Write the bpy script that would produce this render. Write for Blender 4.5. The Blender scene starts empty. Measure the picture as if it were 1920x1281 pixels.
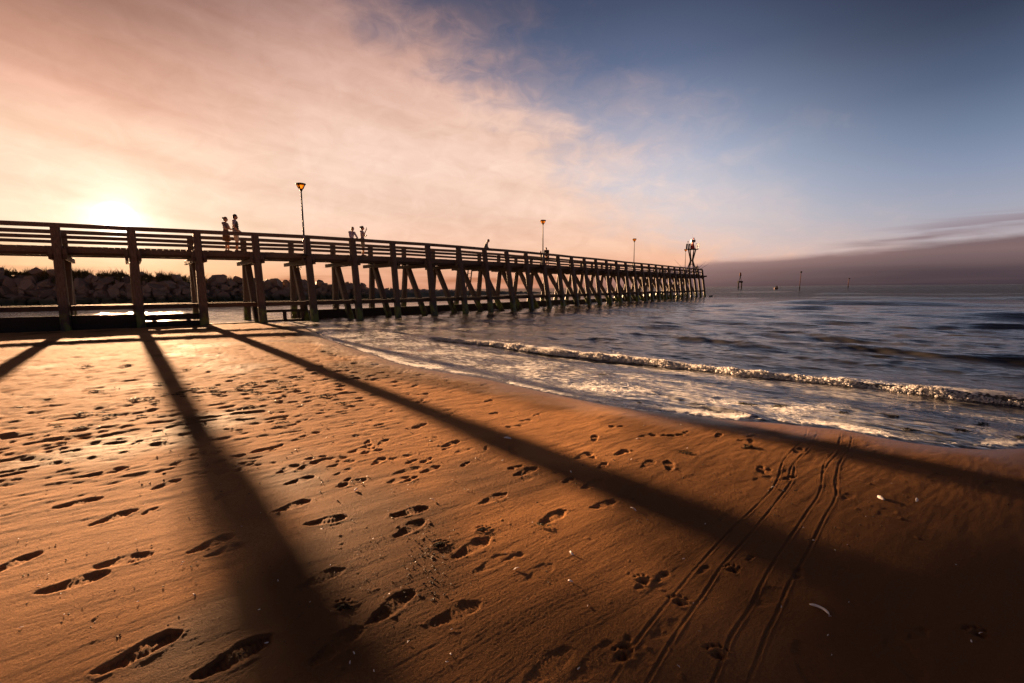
import bpy, bmesh, math, random
import numpy as np
from mathutils import Vector, Matrix
random.seed(7)
rng = np.random.default_rng(11)
S = bpy.context.scene
COL = S.collection
R = math.radians

# ------------------------------------------------------------------ camera
FPX = 853.0                       # focal length in pixels of the 1920 px photograph (16 mm lens)
EYE = 1.68                        # eye above still water (z = 0)
RAIL = 2.95                       # handrail top above the eye
PITCH, ROLL = R(6.66), R(-0.52)
cam_d = bpy.data.cameras.new('camera')
cam_d.sensor_width = 36.0
cam_d.lens = FPX * 36.0 / 1920.0
cam_d.clip_start = 0.05
cam_d.clip_end = 20000.0
cam = bpy.data.objects.new('camera', cam_d)
COL.objects.link(cam)
CM = Matrix.Translation((0, 0, EYE)) @ Matrix.Rotation(math.pi / 2 - PITCH, 4, 'X') @ Matrix.Rotation(ROLL, 4, 'Z')
cam.matrix_world = CM
S.camera = cam
CR = CM.to_3x3()

def ray(px, py):
    return (CR @ Vector(((px - 960) / FPX, (640.5 - py) / FPX, -1.0))).normalized()

def at_z(px, py, z):              # where a line of sight meets the level z
    d = ray(px, py)
    t = (z - EYE) / d.z
    return Vector((d.x * t, d.y * t, z))

def at_y(px, py, y):              # where it reaches the distance y in front of the camera
    d = ray(px, py)
    t = y / d.y
    return Vector((d.x * t, y, EYE + d.z * t))

# ------------------------------------------------------------------ helpers
def sc(r, g, b):                  # sRGB 0..255 -> linear
    def f(c):
        c /= 255.0
        return c / 12.92 if c <= 0.04045 else ((c + 0.055) / 1.055) ** 2.4
    return (f(r), f(g), f(b), 1.0)

def tag(o, label=None, cat=None, group=None, kind=None):
    if label: o['label'] = label
    if cat: o['category'] = cat
    if group: o['group'] = group
    if kind: o['kind'] = kind
    return o

def empty(name, loc=(0, 0, 0), rz=0.0):
    o = bpy.data.objects.new(name, None)
    o.empty_display_size = 0.3
    o.location = loc
    o.rotation_euler = (0, 0, rz)
    COL.objects.link(o)
    return o

def link(name, me, mat=None, parent=None, smooth=False):
    if mat is not None and not me.materials:
        me.materials.append(mat)
    if smooth:
        me.polygons.foreach_set('use_smooth', [True] * len(me.polygons))
    o = bpy.data.objects.new(name, me)
    COL.objects.link(o)
    if parent is not None:
        o.parent = parent
    return o

def from_bm(name, bm, mat, parent=None, smooth=False):
    bmesh.ops.recalc_face_normals(bm, faces=bm.faces[:])
    me = bpy.data.meshes.new(name)
    bm.to_mesh(me)
    bm.free()
    return link(name, me, mat, parent, smooth)

def beam(bm, p0, p1, w, h, up=(0, 0, 1), w1=None, h1=None, bev=0.0):
    """A timber from p0 to p1, w across (horizontal), h along 'up'."""
    p0, p1 = Vector(p0), Vector(p1)
    d = (p1 - p0).normalized()
    up = Vector(up)
    s = d.cross(up)
    if s.length < 1e-5: s = d.cross(Vector((0, 1, 0)))
    s.normalize()
    n = s.cross(d).normalized()
    w1 = w if w1 is None else w1
    h1 = h if h1 is None else h1
    vs = []
    for p, ww, hh in ((p0, w, h), (p1, w1, h1)):
        c = min(ww, hh) * bev
        for a, b in ((-1, -1), (1, -1), (1, 1), (-1, 1)):
            if bev > 0:
                k = [(a * (ww / 2 - c), b * hh / 2), (a * ww / 2, b * (hh / 2 - c))]
                if a * b > 0: k.reverse()
                # walk round the section in one direction
                for x, y in k: vs.append(bm.verts.new(p + s * x + n * y))
            else:
                vs.append(bm.verts.new(p + s * a * ww / 2 + n * b * hh / 2))
    m = len(vs) // 2
    if bev > 0:
        def order(vv, p):
            return sorted(vv, key=lambda v: math.atan2((v.co - p).dot(n), (v.co - p).dot(s)))
        A, B = order(vs[:m], p0), order(vs[m:], p1)
    else:
        A, B = vs[:m], vs[m:]
    for i in range(m):
        j = (i + 1) % m
        bm.faces.new((A[i], A[j], B[j], B[i]))
    bm.faces.new(A[::-1]); bm.faces.new(B)

def rod(bm, pts, radii, seg=10, cap=True):
    """A round tapered tube through points."""
    pts = [Vector(p) for p in pts]
    rings = []
    for i, p in enumerate(pts):
        a = pts[max(i - 1, 0)]; b = pts[min(i + 1, len(pts) - 1)]
        d = (b - a).normalized()
        u = d.cross(Vector((0, 0, 1)))
        if u.length < 1e-3: u = d.cross(Vector((0, 1, 0)))
        u.normalize(); v = d.cross(u)
        rings.append([bm.verts.new(p + (u * math.cos(2 * math.pi * k / seg) + v * math.sin(2 * math.pi * k / seg)) * radii[i]) for k in range(seg)])
    for A, B in zip(rings, rings[1:]):
        for k in range(seg):
            j = (k + 1) % seg
            bm.faces.new((A[k], A[j], B[j], B[k]))
    if cap:
        bm.faces.new(rings[0][::-1]); bm.faces.new(rings[-1])

# ------------------------------------------------------------------ noise (numpy)
_perm = np.random.default_rng(3).permutation(4096)
_gr = np.random.default_rng(5).uniform(0, 2 * math.pi, 4096)
_gx, _gy = np.cos(_gr), np.sin(_gr)

def noise2(x, y, seed=0):
    xi, yi = np.floor(x).astype(np.int64), np.floor(y).astype(np.int64)
    xf, yf = x - xi, y - yi
    u = xf * xf * xf * (xf * (xf * 6 - 15) + 10)
    v = yf * yf * yf * (yf * (yf * 6 - 15) + 10)
    def g(i, j):
        h = _perm[(_perm[(xi + i + seed * 57) & 4095] + yi + j) & 4095]
        return _gx[h] * (xf - i) + _gy[h] * (yf - j)
    a = g(0, 0) * (1 - u) + g(1, 0) * u
    b = g(0, 1) * (1 - u) + g(1, 1) * u
    return (a * (1 - v) + b * v) * 1.5

def fbm2(x, y, oct=4, seed=0, gain=0.5):
    s = 0; a = 1.0
    for k in range(oct):
        s = s + a * noise2(x * 2 ** k, y * 2 ** k, seed + k)
        a *= gain
    return s

def sstep(a, b, x):
    t = np.clip((x - a) / (b - a), 0, 1)
    return t * t * (3 - 2 * t)

def grid_mesh(name, X, Y, Z, attrs, wrap, mat, mask=None):
    nr, nc = X.shape
    idx = np.arange(nr * nc).reshape(nr, nc)
    if wrap:
        nxt = np.roll(idx, -1, axis=1)
        q = np.stack([idx[:-1], nxt[:-1], nxt[1:], idx[1:]], -1).reshape(-1, 4)
    else:
        q = np.stack([idx[:-1, :-1], idx[:-1, 1:], idx[1:, 1:], idx[1:, :-1]], -1).reshape(-1, 4)
    if mask is not None:
        q = q[mask.reshape(-1)[q].any(axis=1)]
    used = np.unique(q)
    remap = np.full(nr * nc, -1, np.int64); remap[used] = np.arange(len(used))
    q = remap[q]
    co = np.stack([X.reshape(-1), Y.reshape(-1), Z.reshape(-1)], -1)[used]
    me = bpy.data.meshes.new(name)
    me.vertices.add(len(co)); me.vertices.foreach_set('co', co.astype(np.float32).reshape(-1))
    me.loops.add(q.size); me.loops.foreach_set('vertex_index', q.reshape(-1).astype(np.int32))
    me.polygons.add(len(q))
    me.polygons.foreach_set('loop_start', np.arange(0, q.size, 4, dtype=np.int32))
    me.polygons.foreach_set('loop_total', np.full(len(q), 4, np.int32))
    me.polygons.foreach_set('use_smooth', np.ones(len(q), bool))
    for k, v in attrs.items():
        a = me.attributes.new(k, 'FLOAT', 'POINT')
        a.data.foreach_set('value', v.reshape(-1)[used].astype(np.float32))
    me.update(); me.validate()
    return link(name, me, mat)

# ------------------------------------------------------------------ node helpers
class NT:
    def __init__(s, tree):
        s.t = tree; s.t.nodes.clear()
    def n(s, typ, **kw):
        o = s.t.nodes.new(typ)
        for k, v in kw.items(): setattr(o, k, v)
        return o
    def put(s, sock, v):
        if hasattr(v, 'links') or isinstance(v, bpy.types.NodeSocket): s.t.links.new(v, sock)
        else: sock.default_value = v
    def m(s, op, a, b=0.0, c=0.0, clamp=False):
        o = s.n('ShaderNodeMath', operation=op, use_clamp=clamp)
        for i, v in enumerate((a, b, c)): s.put(o.inputs[i], v)
        return o.outputs[0]
    def mapr(s, v, a, b, c=0.0, d=1.0, smooth=True):
        o = s.n('ShaderNodeMapRange', interpolation_type='SMOOTHSTEP' if smooth else 'LINEAR')
        for k, x in zip(('Value', 'From Min', 'From Max', 'To Min', 'To Max'), (v, a, b, c, d)): s.put(o.inputs[k], x)
        return o.outputs[0]
    def ramp(s, f, stops, interp='LINEAR'):
        o = s.n('ShaderNodeValToRGB'); cr = o.color_ramp; cr.interpolation = interp
        while len(cr.elements) < len(stops): cr.elements.new(0.5)
        for e, (p, c) in zip(cr.elements, stops): e.position = p; e.color = c
        s.put(o.inputs[0], f)
        return o.outputs[0]
    def mix(s, f, a, b, blend='MIX'):
        o = s.n('ShaderNodeMix', data_type='RGBA', blend_type=blend)
        s.put(o.inputs[0], f); s.put(o.inputs[6], a); s.put(o.inputs[7], b)
        return o.outputs[2]
    def xyz(s, x, y, z):
        o = s.n('ShaderNodeCombineXYZ')
        for i, v in enumerate((x, y, z)): s.put(o.inputs[i], v)
        return o.outputs[0]
    def noise(s, vec, scale, detail=4.0, rough=0.5, dist=0.0, out=0):
        o = s.n('ShaderNodeTexNoise')
        if vec is not None: s.put(o.inputs['Vector'], vec)
        s.put(o.inputs['Scale'], scale); s.put(o.inputs['Detail'], detail)
        s.put(o.inputs['Roughness'], rough); s.put(o.inputs['Distortion'], dist)
        return o.outputs[out]
    def attr(s, name):
        o = s.n('ShaderNodeAttribute'); o.attribute_name = name
        return o.outputs['Fac']
    def bump(s, h, strength, dist, normal=None):
        o = s.n('ShaderNodeBump')
        s.put(o.inputs['Strength'], strength); s.put(o.inputs['Distance'], dist); s.put(o.inputs['Height'], h)
        if normal is not None: s.put(o.inputs['Normal'], normal)
        return o.outputs[0]
    def scale3(s, vec, k):
        o = s.n('ShaderNodeVectorMath', operation='MULTIPLY')
        s.put(o.inputs[0], vec); o.inputs[1].default_value = k
        return o.outputs[0]

def mat_new(name):
    m = bpy.data.materials.new(name); m.use_nodes = True
    return m, NT(m.node_tree)

def simple(name, col, rough=0.6, var=0.25, scale=6.0, metal=0.0, spec=0.4, bump=0.0, coat=None):
    m, t = mat_new(name)
    out = t.n('ShaderNodeOutputMaterial'); p = t.n('ShaderNodeBsdfPrincipled')
    tc = t.n('ShaderNodeTexCoord')
    n = t.noise(tc.outputs['Object'], scale, 5)
    c2 = tuple(max(0, c * (1 - var)) for c in col[:3]) + (1,)
    c3 = tuple(min(1, c * (1 + var)) for c in col[:3]) + (1,)
    t.put(p.inputs['Base Color'], t.mix(n, c2, c3))
    p.inputs['Roughness'].default_value = rough
    p.inputs['Metallic'].default_value = metal
    p.inputs['Specular IOR Level'].default_value = spec
    if bump:
        t.put(p.inputs['Normal'], t.bump(n, bump, 0.02))
    t.t.links.new(p.outputs[0], out.inputs[0])
    return m
# ------------------------------------------------------------------ light, sky
SUN_PX = (217, 413.5)
SUN = ray(*SUN_PX)
SUN_EL = math.asin(SUN.z); SUN_AZ = math.atan2(SUN.x, SUN.y)
EXPO = 3.0
S.view_settings.view_transform = 'Standard'
S.view_settings.look = 'None'
S.view_settings.gamma = 1.0
S.view_settings.use_curve_mapping = False
S.view_settings.exposure = EXPO
S.render.engine = 'CYCLES'
S.cycles.use_denoising = True
S.cycles.max_bounces = 6
S.cycles.transparent_max_bounces = 12
S.cycles.sample_clamp_indirect = 4.0
sun_d = bpy.data.lights.new('sun', 'SUN')
sun_d.energy = 4.9
sun_d.angle = R(0.65)
sun_d.color = (1.0, 0.58, 0.30)
sun = bpy.data.objects.new('sun', sun_d)
COL.objects.link(sun)
sun.rotation_euler = (-SUN).to_track_quat('-Z', 'Y').to_euler()
sun.location = (-30, 40, 20)

W = bpy.data.worlds.new('World'); S.world = W; W.use_nodes = True
t = NT(W.node_tree)
wo = t.n('ShaderNodeOutputWorld'); bg = t.n('ShaderNodeBackground')
t.t.links.new(bg.outputs[0], wo.inputs[0])
tc = t.n('ShaderNodeTexCoord')
nrm = t.n('ShaderNodeVectorMath', operation='NORMALIZE'); t.put(nrm.inputs[0], tc.outputs['Generated'])
DIR = nrm.outputs[0]
sep = t.n('ShaderNodeSeparateXYZ'); t.put(sep.inputs[0], DIR)
x, y, z = sep.outputs
az = t.m('MULTIPLY', t.m('ARCTAN2', x, y), 57.29578)
el = t.m('MULTIPLY', t.m('ARCSINE', z), 57.29578)
te = t.m('DIVIDE', el, 60.0, clamp=True)
def stops(l): return [(e / 60.0, sc(*c)) for e, c in l]
# clear air, towards the sea and further right
blueA = t.ramp(te, stops([(0, (214, 180, 172)), (4, (228, 206, 200)), (8, (218, 211, 214)), (11, (202, 204, 216)), (14.3, (180, 188, 209)), (19.3, (136, 148, 176)), (24, (97, 110, 140)), (29, (72, 82, 109)), (40, (36, 40, 64)), (60, (24, 26, 42))]))
blueB = t.ramp(te, stops([(0, (172, 152, 157)), (4, (184, 173, 178)), (7, (163, 166, 182)), (10, (140, 151, 176)), (13, (116, 131, 158)), (17, (85, 99, 126)), (22, (56, 65, 87)), (27, (34, 40, 60)), (40, (20, 24, 40)), (60, (18, 20, 34))]))
blueC = t.ramp(te, stops([(0, (178, 152, 150)), (8, (156, 142, 154)), (16, (98, 98, 122)), (28, (42, 46, 68)), (60, (18, 20, 34))]))
clear = t.mix(t.mapr(az, 14, 46), blueA, blueB)
clear = t.mix(t.mapr(t.m('ABSOLUTE', az), 55, 110), clear, blueC)
# sunlit high cloud
peachA = t.ramp(te, stops([(0, (240, 162, 106)), (3, (250, 196, 150)), (6, (255, 226, 196)), (10, (253, 218, 190)), (14, (249, 205, 176)), (17, (234, 180, 155)), (20.5, (205, 152, 130)), (24, (165, 120, 104)), (32, (90, 62, 60)), (42, (44, 34, 42)), (60, (24, 22, 36))]))
peachB = t.ramp(te, stops([(0, (214, 146, 116)), (2.5, (242, 182, 148)), (5, (246, 198, 170)), (9, (247, 208, 186)), (14, (246, 210, 190)), (19, (238, 198, 178)), (23, (224, 180, 163)), (26, (200, 158, 145)), (29, (176, 138, 130)), (34, (120, 96, 98)), (44, (50, 44, 54)), (60, (26, 24, 38))]))
peach = t.mix(t.mapr(az, -44, -16), peachA, peachB)
# ragged edge of the cloud: azimuth of the edge as a function of height
def az_ramp(l): return t.ramp(te, [(e / 60.0, ((a + 60) / 120.0,) * 3 + (1,)) for e, a in l], 'EASE')
edge = t.m('SUBTRACT', t.m('MULTIPLY', az_ramp([(0, 30), (3, 26), (7, 18), (13, 11), (16, 9), (19, 4.5), (21.5, -1.5), (24, -7), (28, -13), (33, -20), (45, -40)]), 120.0), 60.0)
v1 = t.xyz(t.m('MULTIPLY', az, 0.085), t.m('MULTIPLY', el, 0.15), 0.0)
v2 = t.xyz(t.m('MULTIPLY', az, 0.045), t.m('ADD', t.m('MULTIPLY', el, 0.32), t.m('MULTIPLY', az, 0.05)), 3.7)
n1 = t.noise(v1, 1.0, 6, 0.55, 0.6)
n2 = t.noise(v2, 1.0, 5, 0.55, 0.4)
n3 = t.noise(v1, 3.2, 5, 0.6, 0.8)
wob = t.m('ADD', t.m('MULTIPLY', t.m('SUBTRACT', n1, 0.5), 26.0), t.m('MULTIPLY', t.m('SUBTRACT', n3, 0.5), 15.0))
cm = t.mapr(t.m('ADD', t.m('SUBTRACT', edge, az), wob), -8.0, 9.5)
cm = t.m('MULTIPLY', cm, t.mapr(az, -130, -80))
# texture inside the cloud
tex = t.m('ADD', 1.0, t.m('ADD', t.m('MULTIPLY', t.m('SUBTRACT', n2, 0.5), 0.50), t.m('MULTIPLY', t.m('SUBTRACT', n3, 0.5), 0.36)))
texc = t.n('ShaderNodeCombineColor'); 
for i, k in enumerate((0.75, 1.0, 1.15)):
    t.put(texc.inputs[i], t.m('ADD', 1.0, t.m('MULTIPLY', t.m('SUBTRACT', tex, 1.0), k)))
peach = t.mix(1.0, peach, texc.outputs[0], 'MULTIPLY')
veil = t.m('MULTIPLY', t.mapr(t.m('ADD', t.m('SUBTRACT', edge, az), t.m('MULTIPLY', wob, 1.2)), -24.0, 6.0), t.mapr(az, -130, -80))
clear = t.mix(t.m('MULTIPLY', veil, 0.38), clear, peach)
sky = t.mix(cm, clear, peach)
# low streaks of grey-orange cloud under the sun side
v4 = t.xyz(t.m('MULTIPLY', az, 0.05), t.m('MULTIPLY', el, 0.9), 9.1)
n4 = t.noise(v4, 1.0, 4, 0.5, 0.3)
low = t.m('MULTIPLY', t.mapr(n4, 0.48, 0.68), t.mapr(el, 3.6, 1.2))
low = t.m('MULTIPLY', low, t.mapr(az, 20, 5))
sky = t.mix(t.m('MULTIPLY', low, 0.85), sky, sc(186, 118, 86))
# dark fog bank over the sea
top = t.m('SUBTRACT', t.m('MULTIPLY', t.ramp(t.m('DIVIDE', az, 90.0, clamp=True), [(0.0, (0.03,) * 3 + (1,)), (8 / 90, (0.12,) * 3 + (1,)), (15 / 90, (0.22,) * 3 + (1,)), (24 / 90, (0.285,) * 3 + (1,)), (32 / 90, (0.315,) * 3 + (1,)), (40 / 90, (0.365,) * 3 + (1,)), (48 / 90, (0.425,) * 3 + (1,)), (1.0, (0.6,) * 3 + (1,))]), 10.0), 0.0)
v5 = t.xyz(t.m('MULTIPLY', az, 0.11), t.m('MULTIPLY', el, 0.55), 5.5)
n5 = t.noise(v5, 1.0, 5, 0.5, 0.6)
bankd = t.m('ADD', t.m('SUBTRACT', top, el), t.m('MULTIPLY', t.m('SUBTRACT', n5, 0.5), 1.3))
bank = t.mapr(bankd, -0.30, 0.50)
v6 = t.xyz(t.m('MULTIPLY', az, 0.05), t.m('MULTIPLY', el, 1.1), 1.5)
n6 = t.noise(v6, 1.0, 4, 0.5, 0.4)
wisp = t.m('MULTIPLY', t.mapr(n6, 0.50, 0.62), t.m('MULTIPLY', t.mapr(t.m('SUBTRACT', el, top), 2.6, 0.6), t.mapr(az, 34, 44)))
bk_l = t.ramp(t.m('DIVIDE', el, 6.0, clamp=True), [(0, sc(112, 88, 90)), (0.3, sc(150, 118, 115)), (0.55, sc(196, 156, 148)), (1, sc(214, 178, 168))])
bk_r = t.ramp(t.m('DIVIDE', el, 6.0, clamp=True), [(0, sc(56, 47, 56)), (0.2, sc(76, 62, 69)), (0.5, sc(126, 101, 102)), (0.75, sc(112, 92, 98)), (1, sc(88, 76, 90))])
bkc = t.mix(t.mapr(az, 14, 44), bk_l, bk_r)
bkc = t.mix(t.m('MULTIPLY', t.m('SUBTRACT', n6, 0.35), 0.5, clamp=True), bkc, sc(150, 120, 118))
bank = t.m('MULTIPLY', bank, t.mapr(az, -2, 22))
bank = t.m('MULTIPLY', bank, t.mapr(az, 150, 90))
lay = t.m('SUBTRACT', el, t.m('ADD', t.m('MULTIPLY', az, 0.066), 1.62))
layer = t.m('MULTIPLY', t.mapr(t.m('ABSOLUTE', t.m('ADD', lay, t.m('MULTIPLY', t.m('SUBTRACT', n5, 0.5), 1.3))), 0.55, 0.05), t.mapr(az, 32, 39))
layer = t.m('MULTIPLY', layer, t.mapr(az, 120, 80))
sky = t.mix(t.m('MULTIPLY', layer, t.mapr(n6, 0.35, 0.6, 0.25, 0.8)), sky, sc(138, 114, 119))
sky = t.mix(t.m('MULTIPLY', wisp, 0.8), sky, sc(142, 120, 128))
sky = t.mix(t.m('MULTIPLY', bank, 0.97), sky, bkc)
# glow round the sun
dt = t.n('ShaderNodeVectorMath', operation='DOT_PRODUCT'); t.put(dt.inputs[0], DIR); dt.inputs[1].default_value = SUN
ang = t.m('MULTIPLY', t.m('ARCCOSINE', t.m('MINIMUM', dt.outputs['Value'], 0.9999999)), 57.29578)
core = t.m('MULTIPLY', t.mapr(ang, 1.9, 0.2), 5.0)
halo = t.m('ADD', t.m('MULTIPLY', t.m('POWER', 2.718, t.m('MULTIPLY', ang, -0.62)), 1.5), t.m('MULTIPLY', t.m('POWER', 2.718, t.m('MULTIPLY', ang, -0.16)), 0.10))
halo = t.m('MULTIPLY', halo, t.m('ADD', 0.55, t.m('MULTIPLY', n2, 0.9)))
gl = t.m('ADD', core, halo)
glc = t.mix(1.0, (1.0, 0.80, 0.66, 1), t.xyz(gl, gl, gl), 'MULTIPLY')
sky = t.mix(1.0, sky, glc, 'ADD')
# a little of the physical sky at the sun's height
ns = t.n('ShaderNodeTexSky'); ns.sky_type = 'NISHITA'; ns.sun_disc = False
ns.sun_elevation = SUN_EL; ns.sun_rotation = SUN_AZ
ns.air_density = 1.0; ns.dust_density = 1.5
sky = t.mix(0.002, sky, ns.outputs[0], 'ADD')
sky = t.mix(t.mapr(el, -0.3, -3.0), sky, sc(60, 45, 45))
t.put(bg.inputs['Color'], sky)
bg.inputs['Strength'].default_value = 0.1253
# ------------------------------------------------------------------ the pier's line, measured from the handrail
POST_X = [102, 246, 368, 478, 575, 659, 736, 801, 861, 909, 949, 984, 1018, 1045, 1069, 1095, 1116, 1135, 1154, 1172, 1188, 1202, 1215, 1229, 1241, 1252, 1264, 1274, 1283, 1291, 1300, 1307, 1316]
_rx = np.array([0, 90, 246, 478, 575, 659, 736, 801, 861, 909, 949, 984, 1045, 1095, 1154, 1188, 1215, 1241, 1264, 1283, 1300, 1316], float)
_ry = np.array([414.2, 418.7, 425.2, 436.2, 441.6, 447, 451.7, 456.5, 461, 464.8, 468.5, 471.4, 476.9, 482, 488.3, 492, 494.9, 498, 500, 501.4, 502.8, 504])
_pf = np.polyfit((_rx - 660) / 660, _ry, 5)
P = [at_z(px, float(np.polyval(_pf, (px - 660) / 660)), EYE + RAIL) for px in POST_X]
# even out the spacing a little
for _ in range(3):
    Q = [p.copy() for p in P]
    for i in range(1, len(P) - 1):
        Q[i] = P[i] * 0.6 + (P[i - 1] + P[i + 1]) * 0.2
    P = Q
NB = len(P)
d0 = (P[1] - P[0])
for k in range(1, 7): P.insert(0, P[0] - d0.normalized() * (3.2 if k == 1 else 2.45))   # bays beyond the left edge
N0 = 6                                                            # index of the first bent in the picture
NP = len(P)
U = []
for i in range(NP):
    a = P[max(i - 1, 0)]; b = P[min(i + 1, NP - 1)]
    u = (b - a); u.z = 0; U.append(u.normalized())
_ph = np.radians(np.interp(np.arange(NP) - N0, [-6, 1, 4, 7, 10, 16, 32], [39, 39.9, 41.3, 44.6, 49, 53, 55]))
RP = [Vector((math.sin(a), -math.cos(a), 0)) for a in _ph]      # towards the beach
ZTOP = EYE + RAIL                                                 # handrail top
ZDECK = ZTOP - 0.945
WID = 2.85
def off(i, o, zz):                                                # point at bent i, o metres towards the beach
    return Vector((P[i].x, P[i].y, 0)) + RP[i] * o + Vector((0, 0, zz))
def on_pier(px, o, py=472):                                               # where the sight line of column px meets the pier at offset o
    d = ray(px, py); d = Vector((d.x, d.y))
    best = None
    for i in range(NP - 1):
        a = off(i, o, 0); b = off(i + 1, o, 0)
        e = Vector((b.x - a.x, b.y - a.y))
        den = d.x * e.y - d.y * e.x
        s_ = (a.x * d.y - a.y * d.x) / den if abs(den) > 1e-9 else -1
        if -0.02 <= s_ <= (1.02 if i < NP - 2 else 3.0):
            q = a.lerp(b, s_)
            best = (Vector((q.x, q.y, 0)), U[i], RP[i])
    return best
def pier_dist(X, Y):                                              # signed distance to the near rail line, + on the beach side
    pts = np.array([[p.x, p.y] for p in P]); res = np.full(X.shape, 1e9); sg = np.ones(X.shape)
    for a, b, r in zip(pts[:-1], pts[1:], RP):
        e = b - a; L = (e ** 2).sum()
        tt = ((X - a[0]) * e[0] + (Y - a[1]) * e[1]) / L
        tc_ = np.clip(tt, 0, 1)
        dx, dy = X - a[0] - tc_ * e[0], Y - a[1] - tc_ * e[1]
        dd = np.hypot(dx, dy); m_ = dd < res
        res = np.where(m_, dd, res); sg = np.where(m_, np.sign(dx * r.x + dy * r.y), sg)
    return res * sg

# ------------------------------------------------------------------ shoreline and sand
WL_PX = [(1990, 836), (1920, 840), (1850, 843), (1780, 839), (1700, 829), (1640, 818), (1580, 806), (1500, 798), (1440, 792), (1380, 789), (1310, 781), (1250, 774), (1190, 768), (1130, 758), (1060, 744), (1000, 731), (950, 720), (905, 709), (860, 703), (800, 693), (745, 682), (700, 666), (650, 650), (610, 634), (585, 622), (566, 613), (540, 606), (470, 603)]
WL = [at_z(px, py, 0.0) for px, py in WL_PX]
WL = [(w.x, w.y) for w in WL]
e0 = WL[-1]
far_u = (-U[0].x, -U[0].y)
WL += [(e0[0] + far_u[0] * k, e0[1] + far_u[1] * k) for k in (6, 14, 40, 300)]
WL = [(400.0, -260.0), (60.0, -30.0), (22.0, -2.5), (12.0, 2.6)] + WL
WLA = np.array(WL)
POLY = np.array(WL + [(-4000.0, -4000.0), (4000.0, -4000.0)])
def shore_dist(X, Y):
    """Signed distance to the waterline, + on the beach."""
    res = np.full(X.shape, 1e9)
    for a, b in zip(WLA[:-1], WLA[1:]):
        e = b - a; L = (e ** 2).sum()
        tt = np.clip(((X - a[0]) * e[0] + (Y - a[1]) * e[1]) / L, 0, 1)
        res = np.minimum(res, np.hypot(X - a[0] - tt * e[0], Y - a[1] - tt * e[1]))
    ins = np.zeros(X.shape, bool)
    n = len(POLY)
    for i in range(n):
        (x1, y1), (x2, y2) = POLY[i], POLY[(i + 1) % n]
        if y1 == y2: continue
        c = ((y1 > Y) != (y2 > Y)) & (X < (x2 - x1) * (Y - y1) / (y2 - y1) + x1)
        ins ^= c
    return np.where(ins, res, -res)

UA = np.array([0.80, 0.60]); UB = np.array([-0.60, 0.80])          # along and across the sand's ripple lines
def base_height(X, Y, d):
    r = np.hypot(X, Y)
    h = 0.145 * (1 - np.exp(-np.maximum(d, 0) / 3.2))
    pd = pier_dist(X, Y)
    low = sstep(13, 2, pd) * sstep(9, 14, r)
    h = h * (1 - 0.72 * low)
    sea = np.minimum(d, 0)
    h = h + np.where(d < 0, -0.035 * (-sea) ** 0.9 - 0.0 * sea, 0)
    return np.maximum(h, -2.6)

# footprints: pixel of the middle, pixel of the toe end, length, depth
FEET = [((440, 1232), (505, 1200), .30, .030), ((262, 1222), (340, 1188), .30, .034), ((735, 1136), (776, 1110), .29, .022), ((855, 1150), (888, 1138), .27, .014),
        ((630, 1212), (655, 1196), .28, .016), ((228, 1051), (285, 1040), .28, .018), ((138, 1093), (200, 1077), .29, .026), ((398, 1018), (432, 1006), .26, .022), ((425, 1030), (470, 1018), .22, .016),
        ((20, 1058), (70, 1040), .27, .026), ((212, 970), (245, 960), .27, .022), ((280, 958), (292, 954), .12, .02), ((145, 943), (184, 936), .27, .026), ((200, 884), (250, 874), .30, .030), ((80, 873), (120, 866), .29, .026),
        ((548, 948), (576, 940), .26, .022), ((612, 976), (640, 972), .27, .020), ((768, 959), (798, 953), .28, .026), ((768, 990), (797, 976), .27, .018), ((885, 1026), (914, 1012), .30, .020), ((925, 934), (950, 926), .27, .020),
        ((1036, 969), (1064, 957), .27, .024), ((985, 884), (1012, 876), .28, .024), ((1110, 908), (1132, 900), .26, .016), ((1132, 946), (1150, 942), .24, .016), ((965, 1043), (978, 1041), .14, .018), ((922, 1056), (952, 1043), .26, .010), ((600, 1085), (632, 1073), .26, .012),
        ((430, 860), (455, 854), .28, .020), ((312, 908), (328, 903), .24, .020), ((430, 925), (466, 911), .27, .014), ((845, 832), (858, 828), .26, .022), ((750, 858), (775, 854), .24, .010), ((675, 843), (700, 837), .27, .018), ((640, 870), (690, 860), .26, .012),
        ((660, 905), (690, 898), .26, .014), ((580, 815), (600, 810), .28, .02), ((540, 880), (575, 868), .25, .014), ((1010, 1075), (1040, 1060), .24, .006), ((1215, 870), (1235, 862), .26, .014), ((1095, 855), (1125, 846), .27, .012), ((1160, 935), (1180, 930), .2, .006),
        ((1240, 1082), (1254, 1076), .13, .026), ((1205, 1096), (1220, 1090), .12, .02), ((1320, 1068), (1332, 1064), .12, .016), ((1440, 1120), (1478, 1106), .27, .008), ((1575, 1072), (1590, 1066), .16, .008), ((1250, 1180), (1275, 1170), .2, .01), ((1120, 1240), (1160, 1215), .3, .010),
        ((1030, 1250), (1060, 1232), .28, .012), ((1497, 1076), (1507, 1068), .14, .02), ((1408, 1046), (1416, 1044), .08, .022), ((1590, 930), (1605, 926), .18, .008), ((1660, 960), (1680, 955), .2, .008), ((1860, 906), (1880, 902), .2, .014), ((1700, 1240), (1690, 1210), .3, .010), ((1520, 1250), (1518, 1205), .3, .012), ((1640, 1160), (1680, 1195), .3, .006), ((1720, 1190), (1735, 1187), .16, .014), ((1170, 1225), (1185, 1215), .14, .02), ((1175, 1205), (1182, 1200), .1, .018)]
PAWS = [(1377, 1070), (1349, 1228), (1205, 1090), (640, 1138), (824, 1022), (905, 993), (1840, 1192), (1275, 1130), (1172, 1230)]
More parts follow.
